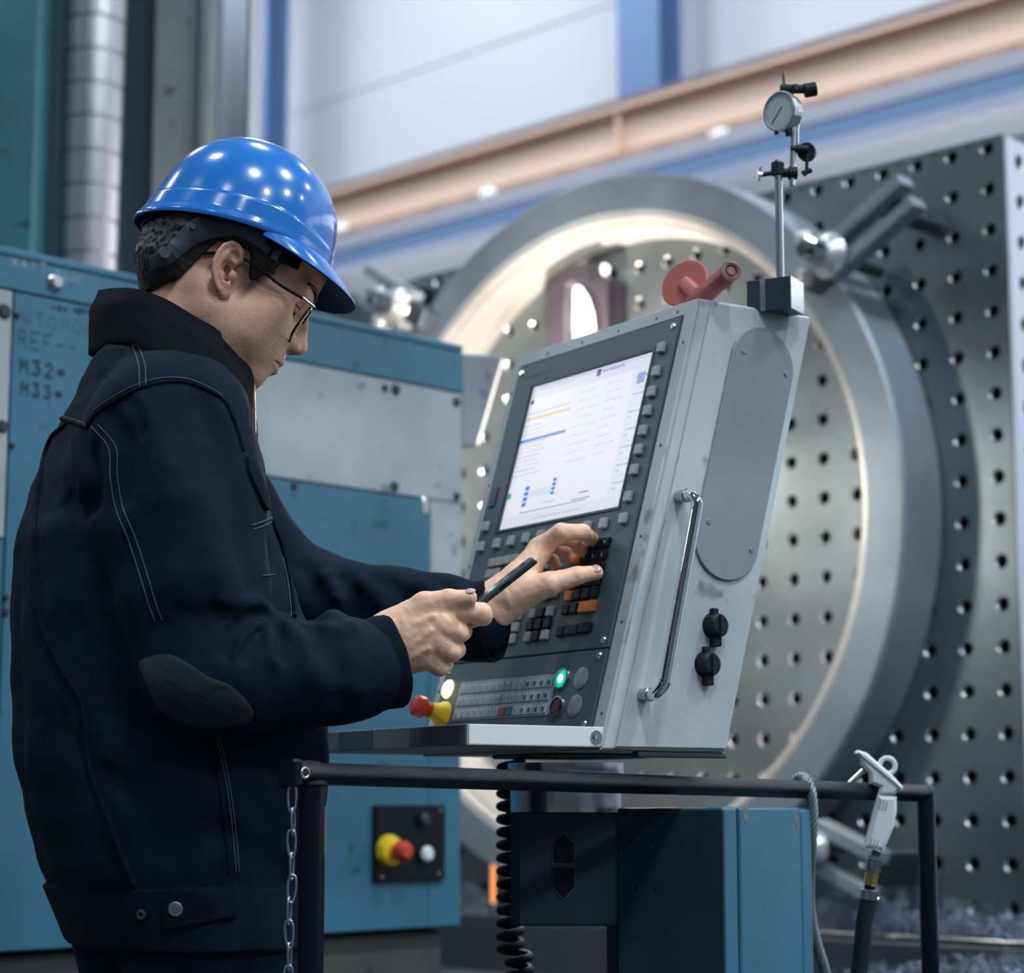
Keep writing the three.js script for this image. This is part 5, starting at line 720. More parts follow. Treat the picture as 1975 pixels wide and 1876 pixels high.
const leftHand = hand(
  [[J(930, 1172, 2.690, 0.025), J(1000, 1118, 2.690, 0.0205), J(1046, 1056, 2.705, 0.0140)], [J(930, 1180, 2.700, 0.025), J(1000, 1125, 2.705, 0.0205), J(1040, 1058, 2.728, 0.0140)], [J(940, 1185, 2.705, 0.024), J(1000, 1140, 2.720, 0.019), J(1036, 1066, 2.748, 0.0130)], [J(945, 1188, 2.705, 0.022), J(1002, 1150, 2.730, 0.018), J(1034, 1080, 2.765, 0.0120)]],
  [[J(1046, 1055, 2.705, 0.0135), J(1082, 1027, 2.690, 0.0118), J(1124, 1026, 2.710, 0.0100), JP(1143, 1040, 0.0150, 0.0086)],
   [J(1040, 1058, 2.728, 0.0135), J(1072, 1034, 2.742, 0.0118), J(1106, 1040, 2.752, 0.0100), JP(1122, 1062, 0.0150, 0.0086)],
   [J(1036, 1066, 2.748, 0.0125), J(1060, 1048, 2.770, 0.0110), J(1085, 1058, 2.780, 0.0096), JP(1096, 1078, 0.0155, 0.0084)],
   [J(1034, 1080, 2.765, 0.0115), J(1046, 1066, 2.790, 0.0098), J(1062, 1074, 2.805, 0.0086), JP(1072, 1092, 0.0155, 0.0078)]],
  [J(985, 1150, 2.685, 0.0230), J(1058, 1126, 2.672, 0.0150), J(1112, 1110, 2.680, 0.0112), J(1150, 1104, 2.690, 0.0092)],
  [[A3(960, 1180, 2.690), A3(1040, 1140, 2.684), 0.020, 0.012, 0]], 0.0026);

// ------------------------------------------------------------------ torso and jacket
const ROWS = [[672, 176, 395, 0.075], [705, 160, 420, 0.110], [745, 128, 450, 0.156], [800, 90, 474, 0.195], [850, 66, 484, 0.210], [950, 40, 507, 0.215], [1050, 23, 540, 0.215], [1200, 25, 584, 0.212], [1300, 32, 606, 0.208], [1400, 40, 621, 0.206], [1460, 43, 625, 0.206], [1550, 58, 620, 0.204], [1650, 78, 604, 0.200], [1750, 110, 585, 0.196], [1812, 134, 570, 0.192]].map(([py, l, r, b]) => {
  const D = 2.60, c = at((l + r) / 2, py, D), hw = (r - l) / 2 * D / FPX, s = b * Math.sin(BODY_YAW); return { y: c.y, x: c.x, z: c.z, b, a: Math.sqrt(Math.max(hw * hw - s * s, 0.002)) / Math.cos(BODY_YAW) };
}).sort((p, q) => p.y - q.y);
function torsoRow(y) { let i = 0; while (i < ROWS.length - 2 && y > ROWS[i + 1].y) i++; const p = ROWS[i], q = ROWS[i + 1], t = clamp01((y - p.y) / (q.y - p.y)), s = t * t * (3 - 2 * t) * 0.5 + t * 0.5; return { x: mixn(p.x, q.x, s), z: mixn(p.z, q.z, s), a: mixn(p.a, q.a, s), b: mixn(p.b, q.b, s) }; }
const Y_TOP = ROWS[ROWS.length - 1].y, Y_HEM = ROWS[0].y;
function torsoSdf(x, y, z, off = 0) {
  const r = torsoRow(y), dx = x - r.x, dz = z - r.z, u = (dx * fb.x + dz * fb.z) / (r.a + off), v = (dx * rb.x + dz * rb.z) / (r.b + off), k = Math.pow(Math.pow(Math.abs(u), 2.3) + Math.pow(Math.abs(v), 2.3), 1 / 2.3);
  return (k - 1) * Math.min(r.a, r.b) * 0.92;
}
const torsoAt = (y, ang, off) => { const r = torsoRow(y), c = Math.cos(ang), s = Math.sin(ang), n = 2.3, u = Math.sign(c) * Math.pow(Math.abs(c), 2 / n) * (r.a + off), v = Math.sign(s) * Math.pow(Math.abs(s), 2 / n) * (r.b + off); return V(r.x, y, r.z).addScaledVector(fb, u).addScaledVector(rb, v); };
const SLEEVE_R = [J(322, 845, 2.452, 0.088), J(352, 1010, 2.415, 0.0855), J(372, 1150, 2.395, 0.0800), J(392, 1288, 2.385, 0.0645), J(470, 1304, 2.395, 0.0590), J(575, 1298, 2.420, 0.0575), J(660, 1290, 2.445, 0.0545), J(706, 1288, 2.458, 0.0500)];
const SLEEVE_L = [J(290, 850, 2.79, 0.085), J(400, 980, 2.80, 0.082), J(540, 1140, 2.81, 0.068), J(640, 1168, 2.785, 0.060), J(760, 1180, 2.75, 0.0520), J(860, 1190, 2.722, 0.0480), J(915, 1195, 2.710, 0.0455)];
const elb = SLEEVE_R[3].p, wri = SLEEVE_R[7].p, fdir = V(wri[0] - elb[0], wri[1] - elb[1], wri[2] - elb[2]).normalize();
// folds: ridges drawn on the near sleeve and the back, each a soft groove or ridge along a path of pixels
const FOLDPX = [
  [[[430, 1157], [466, 1163], [500, 1163], [514, 1174]], 0.0075, 0.008], [[[514, 1182], [482, 1190], [452, 1224], [440, 1258]], 0.0085, -0.012], [[[514, 1198], [490, 1206], [462, 1230], [450, 1258]], 0.0080, 0.009], [[[520, 1202], [492, 1226], [472, 1264]], 0.0085, -0.008],
  [[[516, 1202], [521, 1234], [528, 1274]], 0.0085, 0.009], [[[534, 1207], [538, 1234], [540, 1264]], 0.0085, -0.008], [[[558, 1212], [584, 1239], [590, 1258], [600, 1292]], 0.0105, 0.009], [[[598, 1208], [610, 1227], [615, 1254]], 0.0095, -0.009], [[[636, 1210], [658, 1217], [677, 1206]], 0.0095, 0.007],
  [[[600, 1310], [650, 1325], [690, 1330]], 0.014, 0.004], [[[640, 1250], [655, 1290], [650, 1340]], 0.011, -0.005], [[[420, 1180], [390, 1190], [350, 1185]], 0.012, -0.006], [[[440, 1130], [400, 1050], [380, 960]], 0.02, 0.007], [[[480, 1120], [455, 1000], [430, 900]], 0.018, -0.006], [[[300, 1000], [290, 1100], [310, 1200]], 0.018, -0.006],
  [[[212, 800], [238, 860], [232, 960]], 0.016, -0.011], [[[150, 845], [165, 920], [160, 960]], 0.014, 0.010], [[[128, 965], [160, 985], [186, 960]], 0.012, -0.010], [[[180, 880], [185, 930], [175, 965]], 0.012, -0.008], [[[255, 790], [300, 830], [330, 900]], 0.018, 0.006], [[[390, 790], [420, 850], [440, 960]], 0.016, -0.006], [[[240, 770], [262, 790], [275, 830]], 0.010, -0.006],
  [[[590, 1095], [605, 1140], [598, 1190]], 0.012, -0.009], [[[630, 1112], [650, 1150], [642, 1190]], 0.010, 0.009], [[[662, 1118], [682, 1150], [690, 1185]], 0.010, -0.008], [[[700, 1125], [724, 1148], [742, 1175]], 0.010, 0.008], [[[755, 1126], [775, 1144], [790, 1165]], 0.009, -0.009], [[[812, 1128], [836, 1148], [850, 1170]], 0.010, 0.007], [[[862, 1130], [872, 1150], [880, 1180]], 0.009, -0.007],
  [[[120, 1400], [180, 1480], [250, 1520]], 0.018, -0.005], [[[300, 1450], [360, 1520], [440, 1560]], 0.02, 0.005], [[[430, 1600], [470, 1640], [520, 1650]], 0.016, -0.005],
];
let FOLDS = [];
let FOLDBOX = [];
function foldSum(x, y, z) {
  let s = 0; for (let i = 0; i < FOLDS.length; i++) { const [lo, hi] = FOLDBOX[i]; if (x < lo[0] || x > hi[0] || y < lo[1] || y > hi[1] || z < lo[2] || z > hi[2]) continue; const f = FOLDS[i]; let d = 1e9; for (let k = 0; k < f.pts.length - 1; k++) d = Math.min(d, cone(x, y, z, f.pts[k], f.pts[k + 1], 0, 0)); const t = d / f.w; if (t < 2.4) s += f.h * Math.exp(-t * t); }
  return s;
}
function jacketSdf(x, y, z) {
  let t = torsoSdf(x, y, z);
  const r = torsoRow(y), u = ((x - r.x) * fb.x + (z - r.z) * fb.z), v = ((x - r.x) * rb.x + (z - r.z) * rb.z), ang = Math.atan2(v, u), low = sstep(1.42, 1.15, y);
  t -= 0.0035 * Math.sin(ang * 9 + 3 * nz(0, y * 3, 0)) * low * sstep(Y_HEM, Y_HEM + 0.12, y) + 0.006 * sstep(2.35, 2.55, ang) * sstep(1.40, 1.36, y);
  t = smax(t, Y_HEM - y, 0.006); t = smax(t, y - Y_TOP, 0.03);
  const a = chainSdf(x, y, z, SLEEVE_R, 0.03), b = chainSdf(x, y, z, SLEEVE_L, 0.03), top = sstep(1.30, 1.46, y);
  let d = smin(t, a, 0.012 + 0.05 * top); d = smin(d, b, 0.012 + 0.05 * top);
  d -= 0.0045 * nz(x * 9, y * 7, z * 9) + 0.0018 * nz(x * 26, y * 20, z * 26) + 0.0006 * nz(x * 70, y * 60, z * 70);
  return d - foldSum(x, y, z);
}
function onJacket(px, py, f = jacketSdf) { const r = ray(px, py), o = V(0, EYE, 0); r.multiplyScalar(1 / -r.z); let D = 2.15; for (let i = 0; i < 160; i++) { const p = o.clone().addScaledVector(r, D), d = f(p.x, p.y, p.z); if (d < 0.0004) { const e = 0.002, n = V(f(p.x + e, p.y, p.z) - f(p.x - e, p.y, p.z), f(p.x, p.y + e, p.z) - f(p.x, p.y - e, p.z), f(p.x, p.y, p.z + e) - f(p.x, p.y, p.z - e)).normalize(); return { p, n }; } D += Math.max(d * 0.6, 0.0008); if (D > 3.1) return null; } return null; }
FOLDS = FOLDPX.map(([pts, w, h]) => ({ w, h, pts: pts.map(p => onJacket(...p)).filter(q => q).map(q => q.p.toArray()) })).filter(f => f.pts.length > 1);
FOLDBOX = FOLDS.map(f => bounds(f.pts, f.w * 2.5));
const jacketGeo = sdfMesh(jacketSdf, [-0.72, Y_HEM - 0.02, -2.95], [0.0, Y_TOP + 0.05, -2.26], 0.0043);
function seamTube(pxs, r, off = 0.0008, n = 60) { const c = new THREE.CatmullRomCurve3(pxs.map(p => V(p[0], p[1], 0))), out = []; for (let i = 0; i <= n; i++) { const q = c.getPoint(i / n), h = onJacket(q.x, q.y); if (h) out.push(h.p.addScaledVector(h.n, off)); } return out.length > 4 ? new THREE.TubeGeometry(new THREE.CatmullRomCurve3(out), out.length * 2, r, 5) : null; }
function patch(pxs, t, rings = 7, m = 64) { const c = new THREE.CatmullRomCurve3(pxs.map(p => V(p[0], p[1], 0)), true, 'catmullrom', 0.4), cx = pxs.reduce((a, p) => a + p[0], 0) / pxs.length, cy = pxs.reduce((a, p) => a + p[1], 0) / pxs.length, rows = []; for (let k = 0; k <= rings + 1; k++) { const s = Math.max(0.02, Math.min(1, k / rings)), row = []; for (let i = 0; i < m; i++) { const q = c.getPoint(i / m), h = onJacket(cx + (q.x - cx) * s, cy + (q.y - cy) * s); if (!h) return null; row.push(h.p.addScaledVector(h.n, k > rings ? -0.001 : t)); } rows.push(row); } return loft(rows, true); }

const person = thing('person', 'man in a dark navy work jacket typing on the console while holding a phone', 'person', V(torsoRow(Y_HEM).x, 0.0, torsoRow(Y_HEM).z));
const PP = person.position.clone(), pm = (name, geo, m, parent = person) => { geo.translate(-PP.x, -PP.y, -PP.z); return mesh(name, geo, m, parent); };
{
  // the body: head, ears, hands, and the trunk and limbs under the clothes, one mesh
  const hipC = V(torsoRow(Y_HEM).x, 0.93, torsoRow(Y_HEM).z), legs = [-1, 1].map(s => { const h = hipC.clone().addScaledVector(rb, s * 0.085), k = h.clone().addScaledVector(fb, 0.035).setY(0.52), a = h.clone().addScaledVector(fb, -0.01).setY(0.115); return [h, k, a].map(p => p.toArray()); });
  const thin = ch => ch.map(j => ({ p: j.p, r: j.r * 0.55 }));
  const aR = thin(SLEEVE_R), aL = thin(SLEEVE_L), fBody = (x, y, z) => { let d = torsoSdf(x, y, z, -0.03); d = smax(d, y - Y_TOP + 0.05, 0.04); d = smax(d, 0.9 - y, 0.05); d = smin(d, chainSdf(x, y, z, aR, 0.02), 0.03); d = smin(d, chainSdf(x, y, z, aL, 0.02), 0.03); for (const l of legs) { d = smin(d, cone(x, y, z, l[0], l[1], 0.082, 0.052), 0.03); d = smin(d, cone(x, y, z, l[1], l[2], 0.05, 0.035), 0.02); } return d; };
  const bodyGeo = sdfMesh(fBody, [-0.75, 0.05, -3.0], [0.02, Y_TOP + 0.06, -2.25], 0.014, HANDC);
  const all = [headGeo, earR, earL, rightHand, leftHand, bodyGeo].map(g => { const q = g.index ? g.toNonIndexed() : g; return q; });
  const body = pm('body', mergeGeometries(all), M.skin);
  // eyes with lids' lashes, nails
  for (const s of [1, -1]) {
    const e = new THREE.SphereGeometry(0.0118, 24, 16); e.translate(0.0790, 0.0205, 0.0325 * s); const ew = mesh('eye', e.applyMatrix4(headM).translate(-PP.x, -PP.y, -PP.z), M.eye, person);
    const i = new THREE.SphereGeometry(0.0062, 16, 10); i.scale(0.5, 1, 1); i.translate(0.0888, 0.0165, 0.0325 * s); mesh('iris', i.applyMatrix4(headM).translate(-PP.x, -PP.y, -PP.z), M.iris, ew);
    const lid = new THREE.SphereGeometry(0.0131, 24, 12, 0, Math.PI * 2, 0, Math.PI * 0.46); lid.rotateZ(-0.72); lid.translate(0.0787, 0.0205, 0.0325 * s); mesh('eyelid', lid.applyMatrix4(headM).translate(-PP.x, -PP.y, -PP.z), mat(lin(...SKIN.map(v => v * 0.9)), 0.5), ew);
    const lp = []; for (let k = 0; k <= 10; k++) { const t = (k / 10 - 0.5) * 2.4; lp.push(V(0.0787 + 0.0138 * Math.cos(t) * 0.98, 0.0205 + 0.002 * Math.cos(t), (0.0325 + 0.0128 * Math.sin(t)) * s)); } pm('eyelash', tube(lp, 0.0009, 24, 6).applyMatrix4(headM), M.hair);
    const bp = []; for (let k = 0; k <= 8; k++) { const t = k / 8; bp.push(V(0.1010 - 0.018 * t * t, 0.046 + 0.007 * Math.sin(t * 2.6), (0.012 + 0.04 * t) * s)); } const bg = tube(bp, 0.0030, 24, 8); pm('eyebrow', bg.applyMatrix4(headM), M.hair);
  }
  const nail = (p, n, d, w, l) => { const g = new THREE.SphereGeometry(1, 16, 10); g.scale(w, 0.0013, l); const z = d.clone().normalize(), y = n.clone().addScaledVector(z, -n.dot(z)).normalize(), x = y.clone().cross(z); g.applyMatrix4(new THREE.Matrix4().makeBasis(x, y, z)); g.translate(p.x, p.y, p.z); pm('fingernail', g, M.nail); };
  { const a = at(866, 1155, 2.453), b = at(905, 1152, 2.452), d = b.clone().sub(a); nail(b.clone().addScaledVector(d.clone().normalize(), 0.001).add(V(0, 0.0072, 0.0050)), V(0, 0.82, 0.57), d, 0.0056, 0.0066); }
  { const a = at(1112, 1110, 2.68), b = at(1150, 1104, 2.69), d = b.clone().sub(a); nail(b.clone().add(V(0.0, 0.0046, 0.0076)), V(0, 0.5, 0.86), d, 0.0058, 0.0068); }
  { const a = at(1124, 1026, 2.71), b = onPanel(1143, 1040, 0.015), d = b.clone().sub(a); nail(b.clone().add(V(0.004, 0.0068, 0.002)), V(0.45, 0.85, 0.25), d, 0.0046, 0.0055); }
  pm('hair', sdfMesh(hairSdf, [-0.155, -0.11, -0.105], [0.11, 0.17, 0.105], 0.0022).applyMatrix4(headM), M.hair);

  // jacket and what is sewn on it
  const jk = pm('jacket', jacketGeo, M.denim), sub = (name, g, m) => g && pm(name, g, m, jk);
  // collar
  const pairs = [[190, 563, 2.640, 172, 684, 2.655], [205, 557, 2.60, 190, 674, 2.60], [226, 555, 2.565, 222, 662, 2.545], [264, 557, 2.532, 264, 664, 2.492], [317, 575, 2.508, 308, 692, 2.462], [370, 606, 2.503, 366, 735, 2.455], [421, 636, 2.520, 420, 782, 2.472], [432, 656, 2.530, 447, 812, 2.490], [458, 667, 2.552, 466, 842, 2.515], [478, 674, 2.585, 483, 876, 2.560]];
  const near = pairs.map(p => ({ t: at(p[0], p[1], p[2]), b: at(p[3], p[4], p[5]) })), c0 = near[0].t, n0 = near[near.length - 1].t.clone().sub(c0).setY(0).normalize(), rn = V(-n0.z, 0, n0.x); if (rn.z < 0) rn.negate();
  const fr0 = near[near.length - 1].t, mir = p => { const t = clamp01((p.x - c0.x) / (fr0.x - c0.x)), zm = mixn(c0.z, fr0.z, t); return V(p.x - 0.012 * Math.sin(t * Math.PI), p.y, 2 * zm - p.z - 0.012); }, ringP = [...near, ...near.slice(1, -1).reverse().map(q => ({ t: mir(q.t), b: mir(q.b) }))], front = near.length - 1;
  ringP[front + 0] = near[front]; const mid = ringP.reduce((a, q) => a.add(q.t).add(q.b), V(0, 0, 0)).multiplyScalar(0.5 / ringP.length);
  const cross = [], NR = 9; for (let k = 0; k <= NR; k++) cross.push(ringP.map((q, i) => { const t = k / NR, p = q.b.clone().lerp(q.t, t), o = p.clone().sub(mid).setY(0).normalize(); return p.addScaledVector(o, 0.006 * Math.sin(t * Math.PI) + 0.003 * nz(i * 0.9, t * 3, 4) + 0.004 * Math.exp(-Math.pow((t - 0.72) / 0.1, 2))); }));
  for (let k = NR; k >= 0; k--) cross.push(ringP.map((q, i) => { const t = k / NR, p = q.b.clone().lerp(q.t, t), o = p.clone().sub(mid).setY(0).normalize(); return p.addScaledVector(o, -0.006); }));
  const smoothRow = row => { const c = new THREE.CatmullRomCurve3(row, true, 'catmullrom', 0.5), o = []; for (let i = 0; i < 96; i++) o.push(c.getPoint(i / 96)); return o; };
  sub('collar', loft(cross.map(smoothRow), true, true), M.denimBlack);
  // zip along the collar edge, warm rim light put into its copper tint
  const zt = []; for (let i = 0; i < 46; i++) { const t = i / 45, p = near[front].b.clone().lerp(near[front].t, t).add(V(0.0065, 0, 0.004)); zt.push(box(0.0034, 0.0024, 0.004, 0.0006, p.x, p.y, p.z)); }
  const zip = sub('zipper', join(zt), mat(lin(0.62, 0.36, 0.25), 0.3, 1)); zip.userData.kind = 'stuff';
  // cuffs
  const cuff = (a, b, r0, r1, L, sx, name) => { const d = V(...b).sub(V(...a)).normalize(), g = lathe([[r0 - 0.002, 0], [r0 + 0.002, 0.003], [r1 + 0.001, L * 0.5], [r1 + 0.003, L - 0.004], [r1 + 0.0015, L], [r1 - 0.003, L - 0.002], [r1 - 0.005, L * 0.4], [r0 - 0.010, 0.002], [r0 - 0.002, 0]], 56, 1.2); g.scale(sx, 1, 1); const q = new THREE.Quaternion().setFromUnitVectors(V(0, 1, 0), d), z = V(0, 0, 1).applyQuaternion(q); const up = V(0, 1, 0).addScaledVector(d, -d.y).normalize(), cr = d.clone().cross(up); g.applyMatrix4(new THREE.Matrix4().makeBasis(cr, d, up)); const p = g.attributes.position; for (let i = 0; i < p.count; i++) { const k = 0.0022 * nz(p.getX(i) * 30, p.getY(i) * 30, p.getZ(i) * 30); p.setXYZ(i, p.getX(i) + k, p.getY(i) + k, p.getZ(i) + k); } g.computeVertexNormals(); g.translate(...a); return sub(name, toCreasedNormals(g, 1.2), M.denim); };
  cuff(A3(690, 1290, 2.455), A3(760, 1272, 2.472), 0.0535, 0.0525, 0.047, 0.86, 'cuff');
  const cl = cuff(A3(885, 1200, 2.722), A3(975, 1196, 2.695), 0.0470, 0.0500, 0.052, 0.9, 'cuff'); cl.material = M.denimBlack;
  // waistband, tab and buttons
  const band = []; const yb0 = Y_HEM - 0.004, yb1 = at(300, 1715, 2.4).y; for (const [y, o] of [[yb0, -0.006], [yb0, 0.005], [yb0 + 0.004, 0.009], [yb1 - 0.004, 0.0085], [yb1, 0.003]]) { const row = []; for (let i = 0; i < 90; i++) row.push(torsoAt(Math.max(y, Y_HEM), i / 90 * Math.PI * 2, o).setY(y)); band.push(row); }
  sub('waistband', loft(band, true), M.denim);
  const bandSdf = (x, y, z) => Math.min(jacketSdf(x, y, z), Math.max(torsoSdf(x, y, z, 0.009), yb0 - y, y - yb1));
  const pin = (px, py, name, g, m) => { const h = onJacket(px, py, bandSdf); if (!h) return; g.applyQuaternion(new THREE.Quaternion().setFromUnitVectors(V(0, 1, 0), h.n)); g.translate(h.p.x, h.p.y, h.p.z); return sub(name, g, m); };
  pin(339, 1752, 'snap_button', lathe([[0, 0.0036], [0.0035, 0.0036], [0.0052, 0.0028], [0.0068, 0.0034], [0.0082, 0.0022], [0.0086, 0.0]], 28), mat(lin(0.34, 0.36, 0.38), 0.35, 0.9));
  pin(273, 1763, 'snap_button', lathe([[0.0022, 0.002], [0.0040, 0.003], [0.0058, 0.002], [0.0060, 0]], 24), mat(lin(0.10, 0.115, 0.13), 0.4, 0.8));
  pin(66, 852, 'snap_button', lathe([[0, 0.004], [0.0045, 0.0036], [0.0062, 0.0016], [0.0064, -0.002]], 24), mat(lin(0.34, 0.36, 0.38), 0.35, 0.9));
  pin(503, 936, 'snap_button', lathe([[0, 0.003], [0.0040, 0.0026], [0.0056, 0.001], [0.0058, -0.001]], 20), mat(lin(0.28, 0.31, 0.36), 0.4, 0.8));
  { const pts = [[313, 1730], [330, 1715], [380, 1703], [455, 1690], [462, 1745], [455, 1768], [380, 1782], [322, 1793], [314, 1770]], g0 = jacketSdf, t = []; const c = new THREE.CatmullRomCurve3(pts.map(p => V(p[0], p[1], 0)), true, 'catmullrom', 0.1), rows = []; for (let k = 0; k <= 8; k++) { const s = Math.max(0.02, Math.min(1, k / 7)), row = []; for (let i = 0; i < 60; i++) { const q = c.getPoint(i / 60), h = onJacket(386 + (q.x - 386) * s, 1742 + (q.y - 1742) * s, bandSdf); if (h) row.push(h.p.addScaledVector(h.n, k > 7 ? -0.001 : 0.0016)); } if (row.length === 60) rows.push(row); } sub('waist_tab', loft(rows, true), M.denim); }
  const z6 = p => [p[0] * 0.387, 1150 + p[1] * 0.387], z5 = p => [p[0] * 0.3518, 540 + p[1] * 0.3518];
  sub('elbow_patch', patch([[700, 330], [760, 298], [850, 290], [950, 340], [1040, 400], [1150, 445], [1230, 520], [1262, 580], [1225, 630], [1100, 645], [960, 640], [860, 600], [785, 540], [740, 440]].map(z6), 0.0022), mat(lin(0.008, 0.019, 0.030), 0.85, 0, { bumpMap: TWILL, bumpScale: 0.0003, sheen: 0.3, sheenColor: lin(0.12, 0.2, 0.3) }));
  const stitch = (pts, r = 0.0007, off = 0.0006) => sub('stitching', seamTube(pts, r, off), M.thread), groove = (pts, r = 0.0026, off = 0.0004) => sub('seam', seamTube(pts, r, off), M.denim);
  const yoke = [[225, 845], [262, 795], [315, 757], [400, 780], [480, 807], [520, 742], [640, 655], [760, 595], [900, 558], [1030, 562], [1140, 602], [1230, 662], [1285, 770], [1335, 935]].map(z5);
  groove(yoke.slice(4)); groove(yoke.slice(0, 5)); stitch(yoke.slice(4).map(p => [p[0] - 3, p[1] - 7])); stitch(yoke.slice(0, 5).map(p => [p[0] - 2, p[1] - 6]));
  stitch([[718, 345], [745, 410], [762, 480], [766, 590]].map(z5)); stitch([[752, 345], [782, 420], [797, 480], [800, 580]].map(z5));
  const back = [[500, 800], [595, 920], [605, 1080], [635, 1250], [700, 1410], [765, 1610], [820, 1790], [850, 1870]].map(z5); stitch(back); stitch(back.map(p => [p[0] + 14, p[1] - 2]));
  const pleat = [[127, 820], [104, 839], [88, 874], [78, 927], [71, 980], [68, 1050], [71, 1120], [80, 1198], [122, 1293], [158, 1351], [166, 1398], [174, 1479], [201, 1556], [232, 1641], [258, 1705]]; groove(pleat, 0.0032, 0.001);
  const sidePx = [[1040, 690], [1085, 900], [1115, 1100], [1130, 1250], [1140, 1370]].map(z6); groove(sidePx, 0.002); stitch(sidePx.map(p => [p[0] + 14, p[1]])); stitch(sidePx.map(p => [p[0] + 20, p[1]]));
  stitch([[485, 1013], [505, 1006], [523, 998]]); stitch([[488, 1021], [508, 1014], [525, 1006]]); stitch([[505, 1110], [532, 1108]]);
  sub('pocket_flap', patch([[474, 882], [486, 892], [502, 924], [514, 962], [516, 984], [508, 980], [494, 950], [478, 912]], 0.004, 5, 40), M.denim);
  groove([[524, 1003], [545, 1062], [558, 1118], [567, 1190]], 0.003, 0.0015); stitch([[545, 1075], [556, 1130], [562, 1190]]);
  // trousers and boots
  const fT = (x, y, z) => { let d = torsoSdf(x, Math.max(y, Y_HEM), z, -0.012); d = smax(d, y - Y_HEM - 0.06, 0.02); d = smax(d, 0.86 - y, 0.06); for (const l of legs) { let q = cone(x, y, z, l[0], l[1], 0.105, 0.078); q = smin(q, cone(x, y, z, l[1], l[2], 0.078, 0.068), 0.03); d = smin(d, q, 0.03); } d = smax(d, 0.10 - y, 0.01); return d - 0.005 * nz(x * 10, y * 9, z * 10) - 0.002 * nz(x * 30, y * 20, z * 30); };
  pm('trousers', sdfMesh(fT, [-0.72, 0.08, -2.88], [-0.10, Y_HEM + 0.09, -2.32], 0.009), M.denim);
  for (const l of legs) { const a = l[2], toe = V(...a).addScaledVector(fb, 0.145).setY(0.045).toArray(), heel = V(...a).addScaledVector(fb, -0.04).setY(0.045).toArray(), fB = (x, y, z) => { let d = cone(x, y, z, [a[0], 0.20, a[2]], a, 0.058, 0.056); d = smin(d, cone(x, y, z, heel, toe, 0.046, 0.048), 0.04); d = smin(d, cone(x, y, z, [a[0], 0.09, a[2]], toe, 0.05, 0.03), 0.03); d = smax(d, 0.004 - y, 0.004); d = smax(d, y - 0.21, 0.006); return d; }; const [lo, hi] = bounds([a, toe, heel, [a[0], 0.21, a[2]]], 0.075); lo[1] = -0.01; pm('boot', sdfMesh(fB, lo, hi, 0.006), M.rubber); }
}
